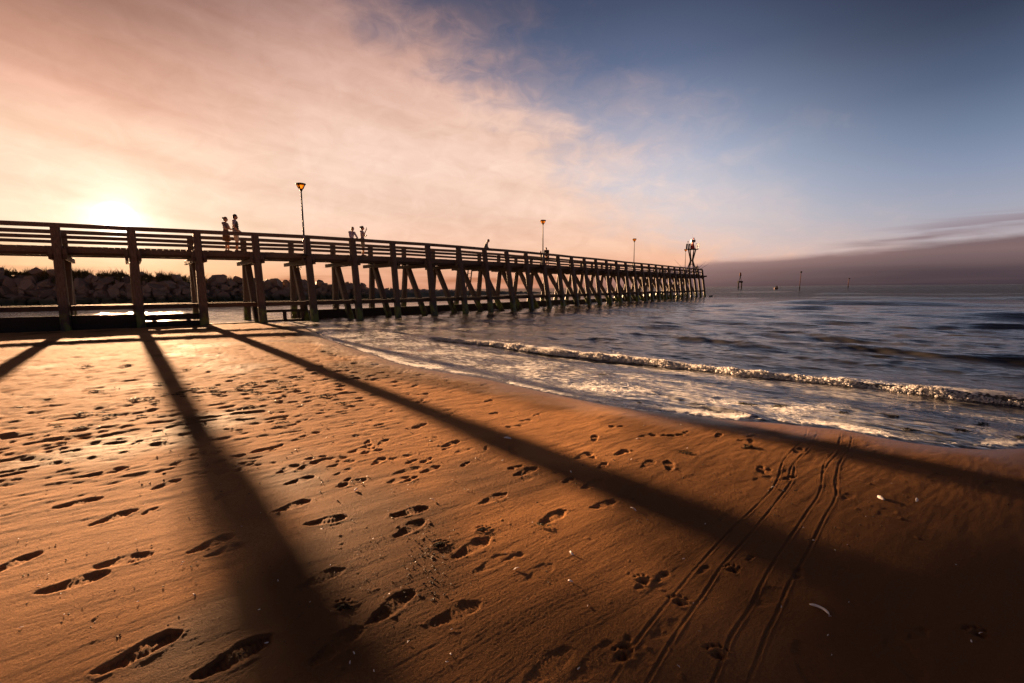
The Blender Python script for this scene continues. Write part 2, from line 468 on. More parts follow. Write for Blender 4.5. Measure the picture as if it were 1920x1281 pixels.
TRACKS = [
    [(972, -6), (955, 50), (870, 140), (840, 225), (800, 290), (700, 390), (600, 490), (490, 610), (390, 730), (230, 930), (110, 1126), (60, 1220)],
    [(1025, -4), (985, 80), (920, 150), (905, 225), (840, 320), (720, 470), (600, 605), (510, 740), (400, 900), (265, 1126), (215, 1220)],
    [(1117, 0), (1105, 80), (1045, 160), (1025, 280), (960, 385), (890, 490), (790, 650), (720, 790), (640, 910), (605, 1000), (555, 1126), (520, 1220)],
    [(1166, 16), (1155, 90), (1105, 170), (1095, 300), (1035, 415), (960, 570), (890, 690), (840, 810), (790, 910), (755, 1010), (710, 1126), (680, 1220)],
    [(1108, 60), (1106, 110), (1062, 160), (1040, 200)], [(916, 150), (895, 185), (885, 240)], [(1104, 180), (1090, 240), (1100, 300)]]

def sand_point(px, py):
    p = at_z(px, py, 0.10)
    for _ in range(3):
        X_, Y_ = np.array([p.x]), np.array([p.y])
        h = float(base_height(X_, Y_, shore_dist(X_, Y_))[0])
        p = at_z(px, py, h)
    return p

def smooth_line(pts, n=6):
    o = []
    for i in range(len(pts) - 1):
        a = pts[max(i - 1, 0)]; b = pts[i]; c = pts[i + 1]; e = pts[min(i + 2, len(pts) - 1)]
        for k in range(n):
            u = k / n
            o.append(0.5 * ((2 * b) + (c - a) * u + (2 * a - 5 * b + 4 * c - e) * u * u + (3 * b - a - 3 * c + e) * u ** 3))
    return o + [pts[-1]]

def micro(X, Y, d, r):
    """Relief of the sand: ripple lines, footprints, tracks."""
    a = X * UA[0] + Y * UA[1]; b = X * UB[0] + Y * UB[1]
    wb = b + 0.05 * noise2(a / 0.9, b / 0.5, 21)
    H = 0.008 * fbm2(X / 2.2, Y / 2.2, 3, 1)
    near = sstep(9, 3, r) * (0.45 + 0.75 * sstep(0.8, -1.2, X * 0.8 - Y * 0.35))
    H += 0.0005 * near * noise2(a / 0.40, wb / 0.045, 4) + 0.00055 * near * noise2(a / 0.16, wb / 0.016, 6) + 0.0005 * near * noise2(a / 0.07, wb / 0.008, 8)
    H += 0.0006 * near * noise2(X / 0.011, Y / 0.011, 31)
    H += 0.0025 * noise2(a / 0.7, wb / 0.14, 9)
    # trampled, rippled sand to the left and towards the pier
    az_ = np.degrees(np.arctan2(X, Y))
    rough = sstep(3.2, 8.0, r) * sstep(6, -32, az_)
    rough = np.clip(rough + 0.45 * sstep(6, 11, r) * sstep(20, 0, az_), 0, 1)
    k = noise2(a / 0.34, wb / 0.15, 12) + 0.5 * noise2(a / 0.16, wb / 0.07, 14)
    k2 = noise2(a / 0.6, wb / 0.22, 16) + 0.4 * noise2(a / 0.2, b / 0.11, 18)
    H += rough * (-0.020 * sstep(0.2, 0.95, k) + 0.011 * sstep(0.2, 0.9, -k))
    H += rough * (-0.024 * sstep(0.34, 1.0, k2) + 0.005 * k2)
    k3 = noise2(a / 0.20, wb / 0.045, 24)
    H += (0.3 + 0.7 * rough) * sstep(2.5, 5, r) * sstep(16, 8, r) * 0.006 * k3
    # loose clods
    c = noise2(X / 0.05, Y / 0.05, 40); cm_ = sstep(0.1, 0.5, noise2(X / 1.1, Y / 0.8, 41))
    H += 0.006 * sstep(0.62, 0.95, c) * (0.15 + 0.85 * cm_) * sstep(18, 6, r)
    def stamp(cx, cy, tx, ty, L, D, shoe=True):
        nonlocal H
        R_ = L * 0.62 + 0.06
        rc, ac = math.hypot(cx, cy), math.atan2(cx, cy)
        i0, i1 = np.searchsorted(rads, [rc - R_, rc + R_])
        dA = math.asin(min(1, R_ / max(rc, R_ * 1.01)))
        j0, j1 = np.searchsorted(fov, [ac - dA, ac + dA])
        i1 = min(i1, X.shape[0])
        if i1 <= i0 or j1 <= j0: return
        m_ = (slice(i0, i1), slice(j0, j1))
        x_, y_ = X[m_] - cx, Y[m_] - cy
        e = math.hypot(tx - cx, ty - cy) or 1
        ux, uy = (tx - cx) / e, (ty - cy) / e
        s_ = x_ * ux + y_ * uy; q_ = -x_ * uy + y_ * ux
        s_ = s_ + 0.010 * noise2(x_ * 26 + cx * 7, y_ * 26, 50); q_ = q_ + 0.010 * noise2(x_ * 22 + 9, y_ * 22 + cy * 5, 51)
        if shoe:
            hw = L * (0.155 + 0.035 * np.sin((s_ / L + 0.1) * 5.0)) 
            ex = 1 - (np.abs(s_) / (L / 2)) ** 2.6
            f = np.where(ex > 0, hw * np.maximum(ex, 0) ** 0.5, 0)
            g = q_ - 0.012 * np.sin(s_ / L * 4)
            inside = f - np.abs(g)
            inside = np.where(ex > 0, inside, -np.hypot(np.abs(s_) - L / 2, g))
        else:
            inside = L / 2 - np.hypot(s_, q_ * 1.2)
        prof = sstep(-0.006, 0.014, inside)
        floor = 0.72 + 0.35 * noise2(x_ * 18 + cx, y_ * 18, 52) + 0.46 * np.cos((s_ / L - 0.02) * -11 + math.pi * 0 ) + 0.16 * np.sin(s_ * 260) * (L > .25)
        rim = np.exp(-((inside + 0.016) / 0.013) ** 2)
        H[m_] += -D * prof * np.clip(1.44 - floor if shoe else floor, 0.12, 1.3) + D * 0.13 * rim * (0.3 + 1.2 * sstep(-0.3, 0.5, noise2(x_ * 12 + cx, y_ * 12, 54)))
    for (mx, my), (tx, ty), L, D in FEET:
        c_ = sand_point(mx, my); t_ = sand_point(tx, ty)
        stamp(c_.x, c_.y, t_.x, t_.y, L * 1.05, D * (0.46 if mx < 900 else 0.32))
    for px, py in PAWS:
        c_ = sand_point(px, py)
        stamp(c_.x, c_.y, c_.x + 1, c_.y, 0.06, 0.016, False)
        for k in range(4):
            th = 0.6 + k * 0.55
            stamp(c_.x + 0.052 * math.cos(th), c_.y + 0.052 * math.sin(th), c_.x + 1, c_.y, 0.026, 0.013, False)
    rr = random.Random(5)
    n = 0
    while n < 190:                                                # walkers' prints further off, mostly along the pier
        px = rr.uniform(-60, 1500); py = rr.uniform(655, 905)
        c_ = sand_point(px, py)
        dd = float(shore_dist(np.array([c_.x]), np.array([c_.y]))[0])
        if dd < 0.35 or (px > 900 and rr.random() < 0.55): continue
        th = math.atan2(UA[1], UA[0]) + rr.gauss(0, 0.42) + (math.pi if rr.random() < .5 else 0)
        L = rr.uniform(.13, .27)
        stamp(c_.x, c_.y, c_.x + math.cos(th), c_.y + math.sin(th), L, rr.uniform(.003, .012))
        n += 1
    for tr in TRACKS:
        pts = smooth_line([sand_point(1100 + x_ / 2.341, 800 + y_ / 2.341) for x_, y_ in tr])
        w_ = 0.0075
        for p_, q_ in zip(pts[:-1], pts[1:]):
            e = np.array([q_.x - p_.x, q_.y - p_.y]); Ls = (e ** 2).sum()
            m_ = (X > min(p_.x, q_.x) - .1) & (X < max(p_.x, q_.x) + .1) & (Y > min(p_.y, q_.y) - .1) & (Y < max(p_.y, q_.y) + .1)
            if not m_.any(): continue
            tt = ((X[m_] - p_.x) * e[0] + (Y[m_] - p_.y) * e[1]) / Ls
            ok = (tt >= 0) & (tt < 1)
            dd = ((X[m_] - p_.x) * -e[1] + (Y[m_] - p_.y) * e[0]) / math.sqrt(Ls) + 0.0012 * noise2(tt * 7, tt * 0 + p_.x * 9, 60)
            br = 0.55 + 0.6 * sstep(-0.5, 0.3, noise2(X[m_] / 0.25, Y[m_] / 0.25, 61))
            H[m_] += np.where(ok, br * (-0.0019 * np.exp(-(dd / w_) ** 4) + 0.0013 * np.exp(-((np.abs(dd) - 0.0125) / 0.005) ** 2)), 0)
    return H

def polar(dels, cols):
    r = dels[:, None] + 0 * cols[None, :]
    return r * np.sin(cols)[None, :], r * np.cos(cols)[None, :], r

fov = np.radians(np.linspace(-51.5, 51.5, 1080))
outs = np.radians(np.concatenate([np.linspace(52.5, 70, 30), np.linspace(74, 286, 50), np.linspace(290, 307.5, 30)]))
cols = np.concatenate([fov, outs])
dl = np.concatenate([np.linspace(88, 52, 16), np.linspace(51.5, 3.1, 640), np.geomspace(3.0, 0.0115, 46)])
rads = 1.55 / np.tan(np.radians(dl))
X, Y, r = polar(rads, cols)
D = shore_dist(X, Y)
Hb = base_height(X, Y, D)
fine = sstep(-0.02, 0.5, D) * sstep(60, 30, r)
Hm = np.zeros_like(X)
sel = slice(0, 656)
Hm[sel] = micro(X[sel], Y[sel], D[sel], r[sel]) * fine[sel]
wet = sstep(0.85, 0.0, D + 0.22 * fbm2(X / 0.7, Y / 0.5, 3, 70))
damp_shade = sstep(-0.2, 0.35, fbm2(X / 2.6, Y / 2.6, 3, 75) + 0.9 * sstep(-1.5, 1.8, X * 0.8 - Y * 0.35) + 0.5 * sstep(3.4, 1.6, r) + 0.9 * sstep(1.8, 0.4, D) - 0.35)  # moisture by the waterline and in patches; rightward and near-camera darkening is painted shade
Zs = Hb + Hm

m_sand, t = mat_new('sand')
out = t.n('ShaderNodeOutputMaterial'); p = t.n('ShaderNodeBsdfPrincipled')
tc = t.n('ShaderNodeTexCoord'); ob = tc.outputs['Object']
n1 = t.noise(ob, 1.3, 5, 0.6); n2 = t.noise(ob, 420, 3, 0.7); n3 = t.noise(ob, 38, 5, 0.65); n4 = t.noise(ob, 160, 2, 0.6)
colr = t.mix(t.mapr(n2, 0.32, 0.68), sc(166, 117, 73), sc(212, 157, 104))
colr = t.mix(t.m('MULTIPLY', t.mapr(n1, 0.35, 0.7), 0.35), colr, sc(150, 106, 70))
colr = t.mix(t.m('MULTIPLY', t.attr('damp_shade'), 0.8), colr, sc(96, 67, 43))
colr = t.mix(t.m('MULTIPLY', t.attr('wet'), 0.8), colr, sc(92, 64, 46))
gr_ = t.noise(ob, 95, 4, 0.8)
colr = t.mix(t.m('MULTIPLY', t.mapr(gr_, 0.40, 0.62), 0.42), colr, sc(112, 80, 50))
speck = t.m('MULTIPLY', t.mapr(n4, 0.70, 0.76), t.mapr(t.noise(ob, 2.2, 3), 0.42, 0.6))
colr = t.mix(speck, colr, sc(34, 27, 22))
t.put(p.inputs['Base Color'], colr)
t.put(p.inputs['Roughness'], t.m('SUBTRACT', t.mapr(t.attr('damp_shade'), 0, 1, 0.88, 0.72, False), t.m('MULTIPLY', t.attr('wet'), 0.42)))
t.put(p.inputs['Specular IOR Level'], t.m('ADD', 0.05, t.m('MULTIPLY', t.attr('wet'), 0.5)))
bm1 = t.bump(n2, 0.8, 0.004)
bm2 = t.bump(n3, 0.35, 0.014, t.bump(n4, 0.6, 0.006, bm1))
t.put(p.inputs['Normal'], bm2)
dfs = t.n('ShaderNodeBsdfDiffuse'); t.put(dfs.inputs['Color'], colr); t.put(dfs.inputs['Normal'], bm2); dfs.inputs['Roughness'].default_value = 1.0
ms_ = t.n('ShaderNodeMixShader'); t.put(ms_.inputs[0], t.m('ADD', 0.50, t.m('MULTIPLY', t.attr('wet'), 0.5), clamp=True)); t.t.links.new(dfs.outputs[0], ms_.inputs[1]); t.t.links.new(p.outputs[0], ms_.inputs[2])
t.t.links.new(ms_.outputs[0], out.inputs[0])
sand = grid_mesh('beach_sand', X, Y, Zs, {'wet': wet, 'damp_shade': damp_shade}, True, m_sand)
tag(sand, 'rippled golden sand beach covered in footprints and wheel tracks', kind='structure')
def ground_z(x_, y_):
    a, b = np.array([[x_]]), np.array([[y_]])
    return float(base_height(a, b, shore_dist(a, b))[0, 0])

# ------------------------------------------------------------------ sea
SN = None
c1, c2 = at_z(800, 628, 0.1), at_z(1920, 745, 0.1)
ct = Vector((c2.x - c1.x, c2.y - c1.y, 0)).normalized()            # along the crests
cn = Vector((-ct.y, ct.x, 0))                                     # seaward
if cn.y < 0: cn = -cn
S0 = c1.x * cn.x + c1.y * cn.y                                    # the breaking crest
Q0 = c1.x * ct.x + c1.y * ct.y
def crest_q(px, py):
    q = at_z(px, py, 0); return q.x * ct.x + q.y * ct.y - Q0
def crest_s(px, py):
    q = at_z(px, py, 0); return q.x * cn.x + q.y * cn.y
# (distance seaward, height, front width, back width, from, to along the crest)
SWELL = [(S0, .10, .12, .7, .2, 80)] + [(crest_s(px, py), A, wf, wb, crest_q(px0, py), crest_q(px1, py)) for px, py, A, wf, wb, px0, px1 in (
    (1560, 652, .10, .35, 1.1, 1150, 2600), (1300, 640, .045, .3, .8, 1080, 1500), (1700, 636, .06, .35, 1.0, 1480, 2600), (1360, 603, .13, .6, 1.8, 1130, 1560), (1750, 612, .08, .5, 1.4, 1560, 2600), (1450, 576, .26, .8, 2.2, 1310, 1580),
    (1700, 590, .13, .8, 2.0, 1540, 2600), (1800, 571, .2, 1.0, 2.6, 1400, 2800), (1800, 560, .22, 1.3, 3.4, 1480, 2800), (1440, 548, .3, 2.2, 5, 1330, 1500), (1850, 552, .28, 2.2, 5, 1520, 2900))]
SH = [(1105, 700), (1180, 722), (1250, 744), (1330, 764), (1410, 779)]
SHW = [at_z(px, py, 0.02) for px, py in SH]
wr = np.random.default_rng(8)
NF = len(fov)
def waves(X, Y, r, d):
    s_ = X * cn.x + Y * cn.y; q_ = X * ct.x + Y * ct.y - Q0
    sw = s_ + 0.35 * noise2(q_ / 5.0, s_ / 9.0, 80) + 0.10 * noise2(q_ / 1.1, s_ / 3.0, 81)
    Zw = np.zeros_like(X); brk = np.zeros_like(X)
    deep = sstep(0.0, 2.5, -d)
    for k, (s0, A, wf, wb, q0, q1) in enumerate(SWELL):
        we = 0.15 * (q1 - q0); am = sstep(q0 - min(we, 1.5), q0 + min(we, 3), q_) * sstep(q1 + we * .5, q1 - we, q_) * (0.6 + 0.55 * sstep(-0.6, 0.6, noise2(q_ / (3.5 + 0.1 * s0), q_ * 0 + k * 3.1, 83)))
        x_ = (s_ if k == 0 else sw) - s0 - (0.12 * noise2(q_ / 2.3, q_ * 0, 84) if k == 0 else 0)
        g = np.where(x_ < 0, np.exp(-(x_ / wf) ** 2), np.exp(-(x_ / wb) ** 2))
        tr_ = -0.35 * np.exp(-((x_ + wf * 2.2) / (wf * 1.3)) ** 2) if k else 0
        Zw += A * am * (g + tr_) * (deep if k == 0 else sstep(0.5, 4, -d))
        if k == 0: brk = am * g * deep
    # wind sea and ripples: many short-crested sines, faded out where the grid is too coarse for them
    cell = np.maximum(r * r / EYE * np.radians(0.034), r * np.radians(0.11)) * 1.0
    calm = 0.35 + 0.65 * sstep(1.5, 9, -d)
    for k in range(46):
        lam = 0.16 * (1.105 ** k)
        th = math.atan2(cn.y, cn.x) + wr.normal(0, 0.62 if lam < 0.7 else 0.30); ph0 = wr.uniform(0, 6.28)
        ok = np.nonzero((lam / cell[:, 0] * 0.9) > 1.8)[0]
        if len(ok) == 0: continue
        n_ = ok.max() + 1
        x_, y_, c_, d_ = X[:n_, :NF], Y[:n_, :NF], cell[:n_, :NF], d[:n_, :NF]
        kx, ky = math.cos(th) * 2 * math.pi / lam, math.sin(th) * 2 * math.pi / lam
        amp = 0.0056 * lam ** 0.92 * min(1, (2.2 / lam) ** 0.55) * (1.5 if 0.28 < lam < 3.0 else 1.15)
        sl_, ql_ = x_ * cn.x + y_ * cn.y, x_ * ct.x + y_ * ct.y
        env = 0.5 + 0.8 * sstep(-0.4, 0.5, noise2(ql_ / (lam * 8) + k * 1.7, sl_ / (lam * 3), 90 + k % 7))
        ph = kx * x_ + ky * y_ + ph0 + 1.5 * noise2(ql_ / (lam * 5), sl_ / (lam * 2.5) + k, 95)
        Zw[:n_, :NF] += amp * np.sin(ph) * env * sstep(1.8, 4.0, lam / c_ * 0.9) * (calm[:n_, :NF] if lam > 0.3 else np.maximum(calm[:n_, :NF], 0.6)) * sstep(-0.05, 0.7, -d_)
    # last wash running up the sand
    sh = np.full(X.shape, 1e9)
    for a, b in zip(SHW[:-1], SHW[1:]):
        e = Vector((b.x - a.x, b.y - a.y, 0)); L = e.length_squared
        tt = np.clip(((X - a.x) * e.x + (Y - a.y) * e.y) / L, 0, 1)
        sh = np.minimum(sh, np.hypot(X - a.x - tt * e.x, Y - a.y - tt * e.y))
    Zw += 0.022 * np.exp(-(sh / 0.09) ** 2)
    # thin edge of the wash
    Zw += 0.010 * np.exp(-((d + 0.10) / 0.07) ** 2) * (0.6 + 0.8 * noise2(X / 0.12, Y / 0.12, 98))
    return Zw, brk, s_, q_, sh

dl = np.concatenate([np.linspace(21, 0.32, 860), np.geomspace(0.31, 0.0115, 46)])
rads = 1.68 / np.tan(np.radians(dl))
X, Y, r = polar(rads, cols)
D = shore_dist(X, Y)
Zw, brk, sw_, qw_, shd = waves(X, Y, r, D)
depth = np.maximum(0, Zw - base_height(X, Y, D))
lace = fbm2(X / 0.30, Y / 0.30, 3, 101)
edge_f = np.exp(-((D + 0.16) / 0.16) ** 2) * (0.55 + 0.6 * sstep(-0.2, 0.4, noise2(X / 0.9, Y / 0.9, 103)))
band = sstep(2.6, 0.6, -D) * sstep(-0.02, 0.1, -D) * 0.74 * sstep(-0.5, 0.4, noise2(X / 1.3, Y / 0.8, 104))
behind = sstep(S0 - 0.1, S0 + 0.1, sw_) * sstep(S0 + 2.6, S0 + 0.25, sw_) * sstep(0, 3, qw_) * sstep(-0.25, 0.5, noise2(qw_ / 0.8, sw_ / 0.35, 106)) * 0.75
wash = sstep(0.0, 0.25, -D) * sstep(S0 + 0.5, S0 - 0.9, sw_) * sstep(16, 8, qw_) + 0.8 * sstep(0.0, 0.25, -D) * sstep(1.5, -2.5, qw_) * sstep(S0 + 7, S0 + 2, sw_)
wash = np.clip(wash, 0, 1)
foam = np.clip(np.maximum.reduce([edge_f, band, behind, brk * 0.9]), 0, 1)

m_sea, t = mat_new('sea_water')
out = t.n('ShaderNodeOutputMaterial')
geo = t.n('ShaderNodeNewGeometry'); pos = geo.outputs['Position']
dep = t.attr('depth'); fo = t.attr('foam')
cd = t.n('ShaderNodeCameraData')
al = t.n('ShaderNodeVectorMath', operation='DOT_PRODUCT'); t.put(al.inputs[0], pos); al.inputs[1].default_value = ct
ac = t.n('ShaderNodeVectorMath', operation='DOT_PRODUCT'); t.put(ac.inputs[0], pos); ac.inputs[1].default_value = cn
AL, AC = al.outputs['Value'], ac.outputs['Value']
def sv(a, b): return t.xyz(t.m('MULTIPLY', AL, a), t.m('MULTIPLY', AC, b), 0.0)
nb1 = t.noise(sv(5.0, 10.0), 1.0, 4, 0.6, 0.3); nb2 = t.noise(sv(1.3, 3.6), 1.0, 5, 0.62, 0.4); nb3 = t.noise(sv(0.32, 1.15), 1.0, 6, 0.65, 0.3)
nb4 = t.noise(t.scale3(pos, (0.07, 0.16, 1)), 1.0, 6, 0.65, 0.3)
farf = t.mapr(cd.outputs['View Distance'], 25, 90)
b1 = t.bump(nb1, 0.5, 0.016); b2 = t.bump(nb2, 0.6, 0.07, b1); b3 = t.bump(nb3, t.m('ADD', 0.25, t.m('MULTIPLY', farf, 0.3)), 0.24, b2); b3 = t.bump(nb4, t.m('MULTIPLY', farf, 0.4), 1.6, b3)
glo = t.n('ShaderNodeBsdfGlossy'); glo.inputs['Roughness'].default_value = 0.07
t.put(glo.inputs["Color"], (1.0, 0.94, 0.92, 1)); t.put(glo.inputs['Normal'], b3)
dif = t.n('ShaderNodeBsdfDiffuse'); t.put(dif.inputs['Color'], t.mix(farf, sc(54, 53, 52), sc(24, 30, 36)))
tra = t.n('ShaderNodeBsdfTransparent'); t.put(tra.inputs['Color'], (0.86, 0.84, 0.80, 1))
bod = t.n('ShaderNodeMixShader'); t.put(bod.inputs[0], t.mapr(dep, 0.0, 0.22, 0.04, 1.0, False)); t.t.links.new(tra.outputs[0], bod.inputs[1]); t.t.links.new(dif.outputs[0], bod.inputs[2])
fr = t.n('ShaderNodeFresnel'); t.put(fr.inputs['IOR'], t.m('ADD', 1.50, t.m('MULTIPLY', t.attr('wash'), 0.9))); t.put(fr.inputs['Normal'], b3)
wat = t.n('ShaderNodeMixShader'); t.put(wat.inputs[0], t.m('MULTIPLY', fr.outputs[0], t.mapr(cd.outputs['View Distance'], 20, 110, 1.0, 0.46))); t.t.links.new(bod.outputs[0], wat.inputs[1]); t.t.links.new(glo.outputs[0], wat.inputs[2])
fn = t.noise(t.scale3(pos, (9, 9, 9)), 1.0, 6, 0.72, 0.9)
vo = t.n('ShaderNodeTexVoronoi', feature='DISTANCE_TO_EDGE'); t.put(vo.inputs['Vector'], t.mix(0.12, pos, t.noise(pos, 6, 3, out=1))); vo.inputs['Scale'].default_value = 11
cell = t.mapr(vo.outputs['Distance'], 0.16, 0.02)
fm = t.mapr(t.m('ADD', t.m('ADD', fo, t.m('MULTIPLY', t.m('SUBTRACT', fn, 0.5), 1.5)), t.m('MULTIPLY', cell, 0.16)), 0.62, 0.86)
fm = t.m('MULTIPLY', fm, t.mapr(fo, 0.03, 0.15))
wv = t.xyz(t.m('MULTIPLY', al.outputs['Value'], 3.2), t.m('MULTIPLY', ac.outputs['Value'], 11.0), 0.0)
wn = t.noise(wv, 1.0, 5, 0.62, 0.7)
lace_sheen = t.m('MULTIPLY', t.mapr(t.m('ADD', wn, t.m('MULTIPLY', t.m('SUBTRACT', t.noise(pos, 0.8, 3), 0.5), 0.5)), 0.45, 0.62), t.attr('wash'))  # foam lace; its broad white cover also stands in for the sky's sheen
fm = t.m('MAXIMUM', fm, t.m('MULTIPLY', lace_sheen, 0.66))
fd = t.n('ShaderNodeBsdfDiffuse'); t.put(fd.inputs['Color'], (0.72, 0.72, 0.72, 1)); t.put(fd.inputs['Normal'], t.bump(fn, 0.8, 0.03))
fin = t.n('ShaderNodeMixShader'); t.put(fin.inputs[0], fm); t.t.links.new(wat.outputs[0], fin.inputs[1]); t.t.links.new(fd.outputs[0], fin.inputs[2])
t.t.links.new(fin.outputs[0], out.inputs[0])
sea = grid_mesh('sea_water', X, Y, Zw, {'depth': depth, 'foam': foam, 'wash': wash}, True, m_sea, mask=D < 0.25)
tag(sea, 'choppy grey blue sea with small swells rolling onto the beach', kind='structure')

# breaking crest: a tumbled ridge of foam
nq, nsec = 1500, 46
q = np.concatenate([np.linspace(-0.6, 16.5, 1300), np.linspace(16.55, 45, 200)])
sec = np.linspace(0, 1, nsec)
Qg, Tg = np.meshgrid(q, sec, indexing='ij')
amp = (0.72 + 0.35 * sstep(-0.5, 0.6, noise2(q / 0.9, q * 0, 110)))[:, None] * sstep(-0.6, 0.8, Qg) * (0.75 + 0.25 * sstep(1, 6, Qg))
sc0 = S0 + 0.12 * noise2(q / 2.3, q * 0, 84) + 0.06 * noise2(q / 0.5, q * 0 + 4, 111)
prof_s = -0.20 + 0.44 * Tg
prof_z = np.sin(np.clip(Tg * 1.25, 0, 1) * math.pi) ** 0.8 * np.where(Tg < 0.4, 1, 1 - 0.35 * (Tg - 0.4))
nz = fbm2(Qg / 0.13, Tg * 3.4, 5, 120, 0.62); nz2 = fbm2(Qg / 0.30 + 5, Tg * 2.0, 3, 125)
Sg = sc0[:, None] + prof_s * (0.75 + 0.4 * amp) + 0.055 * nz
Zg = -0.03 + (0.075 * prof_z + 0.03 * nz * (0.2 + prof_z) + 0.05 * nz2 * prof_z) * amp
Qx = Qg + Q0
Xg = Sg * cn.x + Qx * ct.x + 0.05 * nz2; Yg = Sg * cn.y + Qx * ct.y
m_foam, t = mat_new('foam')
out = t.n('ShaderNodeOutputMaterial'); geo = t.n('ShaderNodeNewGeometry'); pos = geo.outputs['Position']
fn = t.noise(t.scale3(pos, (16, 16, 22)), 1.0, 6, 0.75, 0.6)
df = t.n('ShaderNodeBsdfDiffuse'); t.put(df.inputs['Color'], t.mix(t.mapr(fn, 0.38, 0.6), (0.48, 0.45, 0.43, 1), (0.85, 0.85, 0.85, 1))); t.put(df.inputs['Normal'], t.bump(fn, 0.9, 0.04))
tl = t.n('ShaderNodeBsdfTranslucent'); t.put(tl.inputs['Color'], (0.75, 0.72, 0.70, 1))
mx = t.n('ShaderNodeMixShader'); mx.inputs[0].default_value = 0.35; t.t.links.new(df.outputs[0], mx.inputs[1]); t.t.links.new(tl.outputs[0], mx.inputs[2])
tp = t.n('ShaderNodeBsdfTransparent')
fin = t.n('ShaderNodeMixShader'); t.put(fin.inputs[0], t.mapr(t.m('ADD', fn, t.attr('thin')), 0.44, 0.50)); t.t.links.new(tp.outputs[0], fin.inputs[1]); t.t.links.new(mx.outputs[0], fin.inputs[2])
t.t.links.new(fin.outputs[0], out.inputs[0])
thin = 0.02 + 0.10 * amp - 0.16 * sstep(0.55, 1.0, Tg) - 0.1 * sstep(0.12, 0.0, Tg) + 0 * Qg
fo_ = grid_mesh('breaker_foam', Xg, Yg, Zg, {'thin': thin}, False, m_foam)
tag(fo_, 'white tumbling foam along the small breaking wave', kind='stuff')

# froth: clusters of bubbles heaped along the crest, part of the same foam
fr_ = np.random.default_rng(17)
NBUB = 34000
qb = fr_.uniform(-0.5, 18, NBUB) ; qb[30500:] = fr_.uniform(18, 40, NBUB - 30500)
ab = (0.62 + 0.42 * sstep(-0.45, 0.5, noise2(qb / 0.55, qb * 0, 131))) * (0.72 + 0.35 * sstep(-0.5, 0.4, noise2(qb / 0.9, qb * 0, 110))) * sstep(-0.6, 1.5, qb)
tb = fr_.beta(1.6, 2.2, NBUB)
sb = S0 + 0.12 * noise2(qb / 2.3, qb * 0, 84) + 0.06 * noise2(qb / 0.5, qb * 0 + 4, 111) - 0.22 + tb * 0.40 + fr_.normal(0, .03, NBUB)
zb = (0.090 * np.sin(np.clip(tb * 1.2, 0, 1) * math.pi) ** 0.8 * fr_.uniform(0.25, 1.15, NBUB)) * ab + 0.005
rb = fr_.gamma(3.0, 0.0031, NBUB).clip(0.004, 0.020) * (0.6 + 0.6 * ab)
bm = bmesh.new(); bmesh.ops.create_icosphere(bm, subdivisions=1, radius=1.0)
bm.verts.ensure_lookup_table()
iv = np.array([v.co[:] for v in bm.verts]); it_ = np.array([[v.index for v in f.verts] for f in bm.faces]); bm.free()
jit = 1 + fr_.normal(0, .30, (NBUB, len(iv), 1))
V = iv[None] * jit * rb[:, None, None] * np.array([1.25, 1.0, 0.85])
V[..., 0] += (sb * cn.x + (qb + Q0) * ct.x)[:, None]; V[..., 1] += (sb * cn.y + (qb + Q0) * ct.y)[:, None]; V[..., 2] += zb[:, None]
T_ = (it_[None] + (np.arange(NBUB) * len(iv))[:, None, None]).reshape(-1, 3)
me = bpy.data.meshes.new('froth'); me.vertices.add(V.shape[0] * V.shape[1]); me.vertices.foreach_set('co', V.astype(np.float32).reshape(-1))
me.loops.add(T_.size); me.loops.foreach_set('vertex_index', T_.reshape(-1).astype(np.int32))
me.polygons.add(len(T_)); me.polygons.foreach_set('loop_start', np.arange(0, T_.size, 3, dtype=np.int32)); me.polygons.foreach_set('loop_total', np.full(len(T_), 3, np.int32)); me.update(); me.validate()
m_froth, t = mat_new('froth')
out = t.n('ShaderNodeOutputMaterial'); df = t.n('ShaderNodeBsdfDiffuse'); df.inputs[0].default_value = (0.80, 0.79, 0.78, 1); tl = t.n('ShaderNodeBsdfTranslucent'); tl.inputs[0].default_value = (0.80, 0.78, 0.76, 1)
mx = t.n('ShaderNodeMixShader'); mx.inputs[0].default_value = 0.6; t.t.links.new(df.outputs[0], mx.inputs[1]); t.t.links.new(tl.outputs[0], mx.inputs[2]); t.t.links.new(mx.outputs[0], out.inputs[0])
tag(link('froth', me, m_froth), 'frothy white bubbles heaped on the crest of the breaking wave', kind='stuff')
